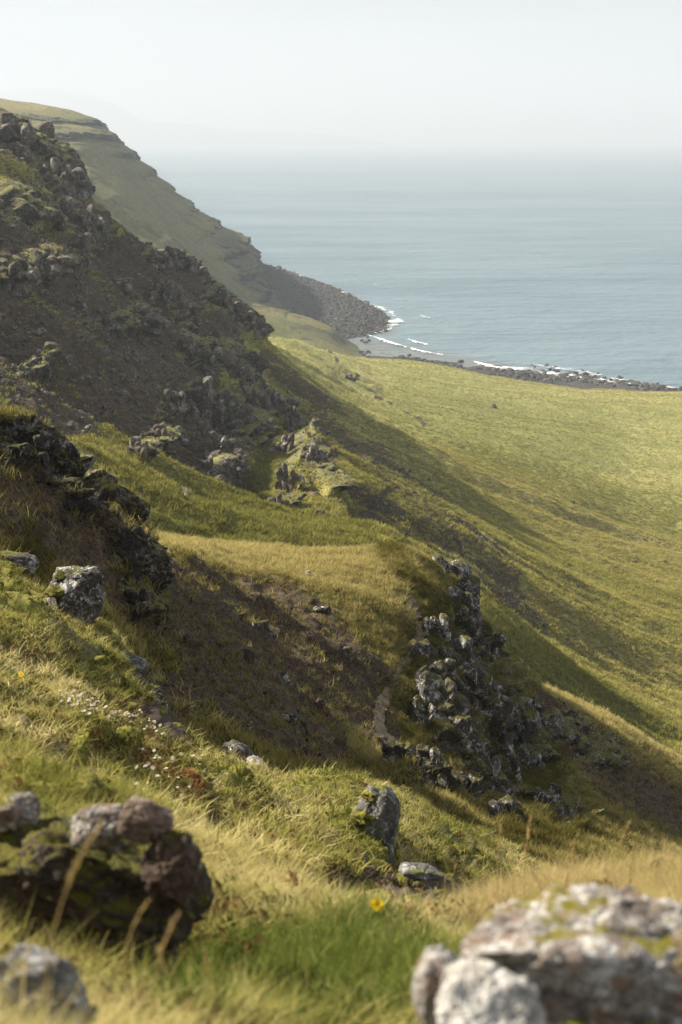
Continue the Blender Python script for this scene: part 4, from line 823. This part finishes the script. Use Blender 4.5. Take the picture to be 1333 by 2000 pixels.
fore_rock('white_rock', 850, 1930, 85, 150, 'narrow blurred pale rock left of the whitish one', 627, RK_pale, Y=1.32, sub=5, rot=(0, .2, 0))

# block with the yellow moss cap on the dark crag
fore_rock('moss_capped_block', 222, 1005, 30, 44, 'small rock block with bright yellow moss cap on the dark crag', 628, RK_dark, Y=23.2, sub=4, moss=[(0, 0, .95, .55, MOSS)])

def sprig_proto(name, seed, mat, n_=16, R=.035, leaf=.012):
    q = np.random.default_rng(seed); V = []; Fc = []
    for k in range(n_):
        a_ = q.random()*6.283; e_ = q.uniform(.1, 1.4); rr = R*q.uniform(.4, 1.1); c = np.array([math.cos(a_)*math.cos(e_), math.sin(a_)*math.cos(e_), math.sin(e_)*1.2])*rr
        u = q.normal(size=3); u /= np.linalg.norm(u); v = np.cross(u, q.normal(size=3)); v /= np.linalg.norm(v); l = leaf*q.uniform(.6, 1.3)
        o = len(V); V += [c-u*l, c+v*l*.45, c+u*l, c-v*l*.45]; Fc.append((o, o+1, o+2, o+3))
    me = mesh_np(name, np.array(V), np.array(Fc), attrs={'along': ('FLOAT', np.ones(len(V)))}); me.materials.append(mat); return bpy.data.objects.new(name, me)
def clump_proto(name, seed, mat):
    V, Fc = rock_verts(seed, 3, planes=0, cut=1, rough=.35, box=0); V[:, 2] *= .55; me = mesh_np(name, V, Fc); me.materials.append(mat); return bpy.data.objects.new(name, me)
G_herb = blade_material('herb_leaf', (.045, .065, .016), (.13, .085, .035), (.20, .085, .04), .25)
s = SHEETS[A_]; a, b, dd = s['pp']; ar = sheet_area(A_); mk = s['mask']
bare = np.clip(1-1.0*np.clip(mk[..., 1]-.18, 0, 1)*1.1-.75*np.clip(mk[..., 2], 0, 1), .015, 1)
grn = strokes(a, b, [[(360, 1960, 60), (520, 1920, 60), (700, 1920, 90), (900, 1990, 70)], [(600, 2000, 90)]])
ar = ar*sstep(1.15, 1.5, dd)
qx, qy, qz = s['V'][..., 0], s['V'][..., 1], s['V'][..., 2]; PATCH = fbm(qx*3.2, qy*3.2, qz*3.2, 3, 200); ar = ar*np.clip(.55+1.3*PATCH, .06, 1.4)
FOOT.append((.08, 3.15, .09))
for fx, fy, fr in FOOT: ar = ar*sstep(.85, 1.05, np.hypot(s['V'][..., 0]-fx, s['V'][..., 1]-fy)/fr)
nearw = ar*bare/np.clip(dd, 1.2, 20)**1.1
pt = [tuft_proto('tuft', 10+k, 15, .060, .0026, .030, 1.3, G_fore) for k in range(5)]
ptf = [tuft_proto('tuft', 15+k, 12, .085, .0085, .045, 1.2, G_fore, 2) for k in range(5)]
herb = strokes(a, b, [[(60, 1900, 120), (300, 1880, 120), (480, 1840, 70)], [(250, 1420, 60), (360, 1510, 50)], [(600, 1760, 40), (860, 1770, 50), (700, 1840, 50)]])
nearw = nearw*(1-.55*herb)
TF = lambda P, m: .42+.4*m[:, 3]-.3*m[:, 2]+.55*fbm(P[:, 0]*2.6, P[:, 1]*2.6, P[:, 2]*2.6, 3, 210)
cover('near_grass', A_, nearw*(1-.5*grn)*sstep(5.5, 4.0, dd), 66000, pt, 'short mixed straw and green grass round the nearest rocks', TF, (.35, 1.4))
cover('slope_grass', A_, nearw*sstep(3.8, 5.0, dd), 56000, ptf, 'matted straw and green turf on the slope beyond the nearest rocks', TF, (.35, 1.35))
pt2 = [tuft_proto('tuft', 20+k, 9, .085, .0042, .03, .7, G_green) for k in range(4)]
cover('lush_grass', A_, ar*grn*sstep(8, 2, dd), 4200, pt2, 'lush broad-bladed green grass at the bottom centre', lambda P, m: .5+0*P[:, 0], (.6, 1.15))
gld = strokes(a, b, [[(930, 1800, 30), (1050, 1790, 36), (1200, 1775, 36), (1360, 1765, 36)]])*((dd > 2.6) & (dd < 4.2))
pt3 = [tuft_proto('tuft', 30+k, 18, .085, .0020, .035, 1.0, G_gold) for k in range(4)]
cover('golden_grass', A_, ar*gld, 6500, pt3, 'dense golden dry grass on the brow behind the lichened rock', lambda P, m: .6+0*P[:, 0], (.6, 1.2), lean_x=-.1)
cover('low_herbs', A_, nearw*(.12+herb), 20000, [sprig_proto('sprig', 70+k, G_herb) for k in range(5)], 'low brown and dark green herbs growing among the grass', lambda P, m: .45+.5*fbm(P[:, 0]*4, P[:, 1]*4, P[:, 2]*4, 2, 220), (.5, 1.5), cat='herbs')
cover('moss_clumps', A_, ar/np.clip(dd, 1.2, 20)**1.1*np.clip(.08+mk[..., 2], 0, 1)*(1-grn), 1300, [clump_proto('moss_clump', 80+k, MOSS) for k in range(4)], 'cushions of yellow-green moss bulging through the turf', lambda P, m: .5+0*P[:, 0], (.015, .075), cat='moss')
# longer straw among the turf
pt4 = [tuft_proto('tuft', 40+k, 6, .15, .0016, .05, 1.0, G_gold) for k in range(4)]
cover('straw_grass', A_, nearw*(.3+mk[..., 3])*sstep(2.2, 3.5, dd)*(1-grn), 9500, pt4, 'long dry straw blades scattered through the foreground turf', lambda P, m: .55+0*P[:, 0], (.5, 1.25))


# ------------------------------------------------------------------ flowers and seed stalks
STEM = plain('dry_stem', (.42, .31, .13), trans=.3); GSTEM = plain('green_stem', (.10, .13, .03)); WHITE = plain('white_petal', (.70, .62, .52), trans=.25); YEL = plain('yellow_petal', (.85, .62, .01), trans=.2)
def tube(pts, rad):
    P = np.array(pts, float); n_ = len(P); V = []; Fc = []
    for i_, p_ in enumerate(P):
        t = P[min(i_+1, n_-1)]-P[max(i_-1, 0)]; t /= np.linalg.norm(t); u = np.cross(t, [0, 1, .01]); u /= np.linalg.norm(u); v = np.cross(t, u)
        for k in range(4): V.append(p_+rad*(1-.6*i_/n_)*(math.cos(k*1.571)*u+math.sin(k*1.571)*v))
    for i_ in range(n_-1):
        for k in range(4): Fc.append((i_*4+k, i_*4+(k+1) % 4, i_*4+4+(k+1) % 4, i_*4+4+k))
    return mesh_np('tube', np.array(V), np.array(Fc))
def stalk(px0, py0, px1, py1, Y, label, head=1., rad=.0011, bend=.1):
    a0 = unproj(np.float64(px0), np.float64(py0), Y); a1 = unproj(np.float64(px1), np.float64(py1), Y*.99); L = a1-a0
    e = empty('grass_stalk', a0, label=label, category='grass stalk', group='dry grass stalks with seed heads')
    side = np.array([L[2], 0, -L[0]])*bend; pts = [L*t+side*t*t-side*t for t in np.linspace(0, 1, 8)]
    link('stem', tube(pts, rad), STEM, e)
    # seed head: many small spikelets round the upper part
    V = []; Fc = []; ln = np.linalg.norm(L); n_ = 34
    for k in range(n_):
        t = 1-.32*head*k/n_; c = L*t+side*t*t-side*t; q = np.array([random.gauss(0, 1), random.gauss(0, 1), 0]); q /= np.linalg.norm(q)
        up_ = L/ln; w_ = np.cross(up_, q)*rad*1.1; l_ = ln*.045*random.uniform(.7, 1.2); tip = c+up_*l_*1.3+q*l_*.5; b_ = c+q*rad
        o = len(V); V += [b_, (b_+tip)/2+w_, tip, (b_+tip)/2-w_]; Fc.append((o, o+1, o+2, o+3))
    link('seed_head', mesh_np('seed_head', np.array(V), np.array(Fc)), STEM, e)
for k, (x0, y0, x1, y1, lb) in enumerate([(1025, 1760, 1038, 1590, 'tallest upright dry grass stalk above the golden grass'), (1060, 1740, 1022, 1650, 'short dry stalk leaning left beside the tallest one'), (1180, 1760, 1228, 1608, 'tall dry stalk leaning right, right of centre of the golden grass'),
   (1105, 1750, 1118, 1660, 'thin stalk left of the right-leaning one'), (1230, 1740, 1240, 1650, 'fine stalk just right of the right-leaning one'), (975, 1760, 978, 1612, 'slender upright stalk at the left end of the golden grass'), (1290, 1740, 1325, 1660, 'stalk leaning right near the right edge'), (1090, 1700, 1130, 1630, 'curved stalk in the middle of the golden grass')]):
    stalk(x0, y0, x1, y1, 3.0, lb)
for x0, y0, x1, y1, Y, lb in [(90, 1960, 190, 1620, 1.25, 'big blurred dry stalk with nodding head in front of the mossy rock'), (300, 1990, 345, 1790, 1.3, 'blurred stalk with a drooping head left of centre'), (45, 2000, 60, 1840, 1.2, 'blurred short stalk at the bottom left'),
    (380, 1980, 310, 1850, 1.3, 'blurred stalk leaning left over the grey rock'), (240, 1900, 290, 1760, 1.4, 'blurred curved stalk before the brown rock'), (455, 1990, 400, 1850, 1.5, 'blurred fine stalk at the bottom, right of the grey rock')]:
    stalk(x0, y0, x1, y1, Y, lb, 1.2, .0008, .25)
for x0, y0, x1, y1, Y, lb in [(735, 1720, 730, 1640, 7, 'thin pale grass stem in front of the moss-capped boulder'), (105, 1330, 128, 1280, 9.5, 'thin stalk standing by the pale pointed rock'), (885, 1740, 890, 1690, 5.5, 'small stalk on the earth bank right of the flat stone'), (820, 1700, 828, 1660, 6.2, 'fine stalk behind the flat stone')]:
    stalk(x0, y0, x1, y1, Y, lb, .7, .0014, .05)
def petal_head(r, n_, rows, seed):
    q = np.random.default_rng(seed); V = []; Fc = []
    for j in range(rows):
        for k in range(n_):
            a_ = 6.283*(k+.5*j)/n_+q.normal(0, .1); el_ = .15+.5*j+q.normal(0, .1); rr = r*(1-.25*j)
            d_ = np.array([math.cos(a_)*math.cos(el_), math.sin(a_)*math.cos(el_), math.sin(el_)]); s_ = np.array([-math.sin(a_), math.cos(a_), 0])*rr*.28
            o = len(V); V += [d_*rr*.1-s_*.4, d_*rr*.1+s_*.4, d_*rr*.8+s_, d_*rr+np.array([0, 0, -.05*rr]), d_*rr*.8-s_]; Fc.append((o, o+1, o+2, o+3, o+4))
    return mesh_np('blossom', np.array(V), np.array(Fc), smooth=False)
yh = petal_head(1, 16, 3, 5)
for px, py, Y, r, lb in [(735, 1806, 3.2, .017, 'yellow dandelion-like flower above the lush grass'), (60, 1325, 8.8, .018, 'small yellow flower on the turf at the left')]:
    P = np.array(at(A_, px, py+18)[0])+[0, -.02*Y, .034*Y if Y < 4 else .016*Y]; e = empty('yellow_flower', P, label=lb, category='flower')
    h_ = link('blossom', yh.copy(), YEL, e); h_.scale = (r, r, r); h_.rotation_euler = (-.5, .2, 0); h_.rotation_euler = (.5, .3, 0)
    link('stem', tube([(0, 0, 0), (.003, 0, -.04), (.002, 0, -.09)], .002), GSTEM, e)
wh = [petal_head(1, 7, 2, 30+k) for k in range(3)]
for m_ in wh: m_.materials.append(WHITE)
st = tube([(0, 0, 0), (.004, 0, -.05), (0, .004, -.11)], .0018); st.materials.append(GSTEM)
for k in range(130):
    t = random.random(); px = 130+190*t+random.gauss(0, 12); py = 1388+62*t+random.gauss(0, 9)
    if random.random() < .2: px, py = random.uniform(260, 400), random.uniform(1500, 1580)
    P, N_, dd = at(A_, px, py); P = Vector(P)+Vector((0, 0, random.uniform(.06, .12)))
    e = empty('white_flower', P, label='tiny white flower in the patch on the turf at the left', category='flower', group='white flowers on the turf'); r = random.uniform(.006, .013)
    h_ = link('blossom', wh[k % 3], None, e); h_.scale = (r, r, r*1.2); h_.rotation_euler = (random.uniform(-.4, .8), random.uniform(-.5, .5), 0)
    link('stem', st, None, e)

# ------------------------------------------------------------------ haze
import bmesh
bm = bmesh.new(); bmesh.ops.create_cube(bm, size=1); me = bpy.data.meshes.new('haze'); bm.to_mesh(me); bm.free()
hz = link('haze', me, None, kind='stuff', label='pale sea haze', category='haze'); lo = np.array([-29000, -60, -140.]); hi = np.array([29000, 45000, 860.])
hz.location = (lo+hi)/2; hz.scale = hi-lo
m = bpy.data.materials.new('haze'); m.use_nodes = True; m.node_tree.nodes.clear(); o_ = m.node_tree.nodes.new('ShaderNodeOutputMaterial'); v_ = m.node_tree.nodes.new('ShaderNodeVolumePrincipled')
v_.inputs['Color'].default_value = (.69, .765, .86, 1); v_.inputs['Density'].default_value = .00016; v_.inputs['Anisotropy'].default_value = .1
m.node_tree.links.new(v_.outputs[0], o_.inputs['Volume']); me.materials.append(m)
allz = min(float(s['V'][..., 2].min()) for s in SHEETS.values()); print('lowest ground', allz, 'highest', max(float(s['V'][..., 2].max()) for s in SHEETS.values()))
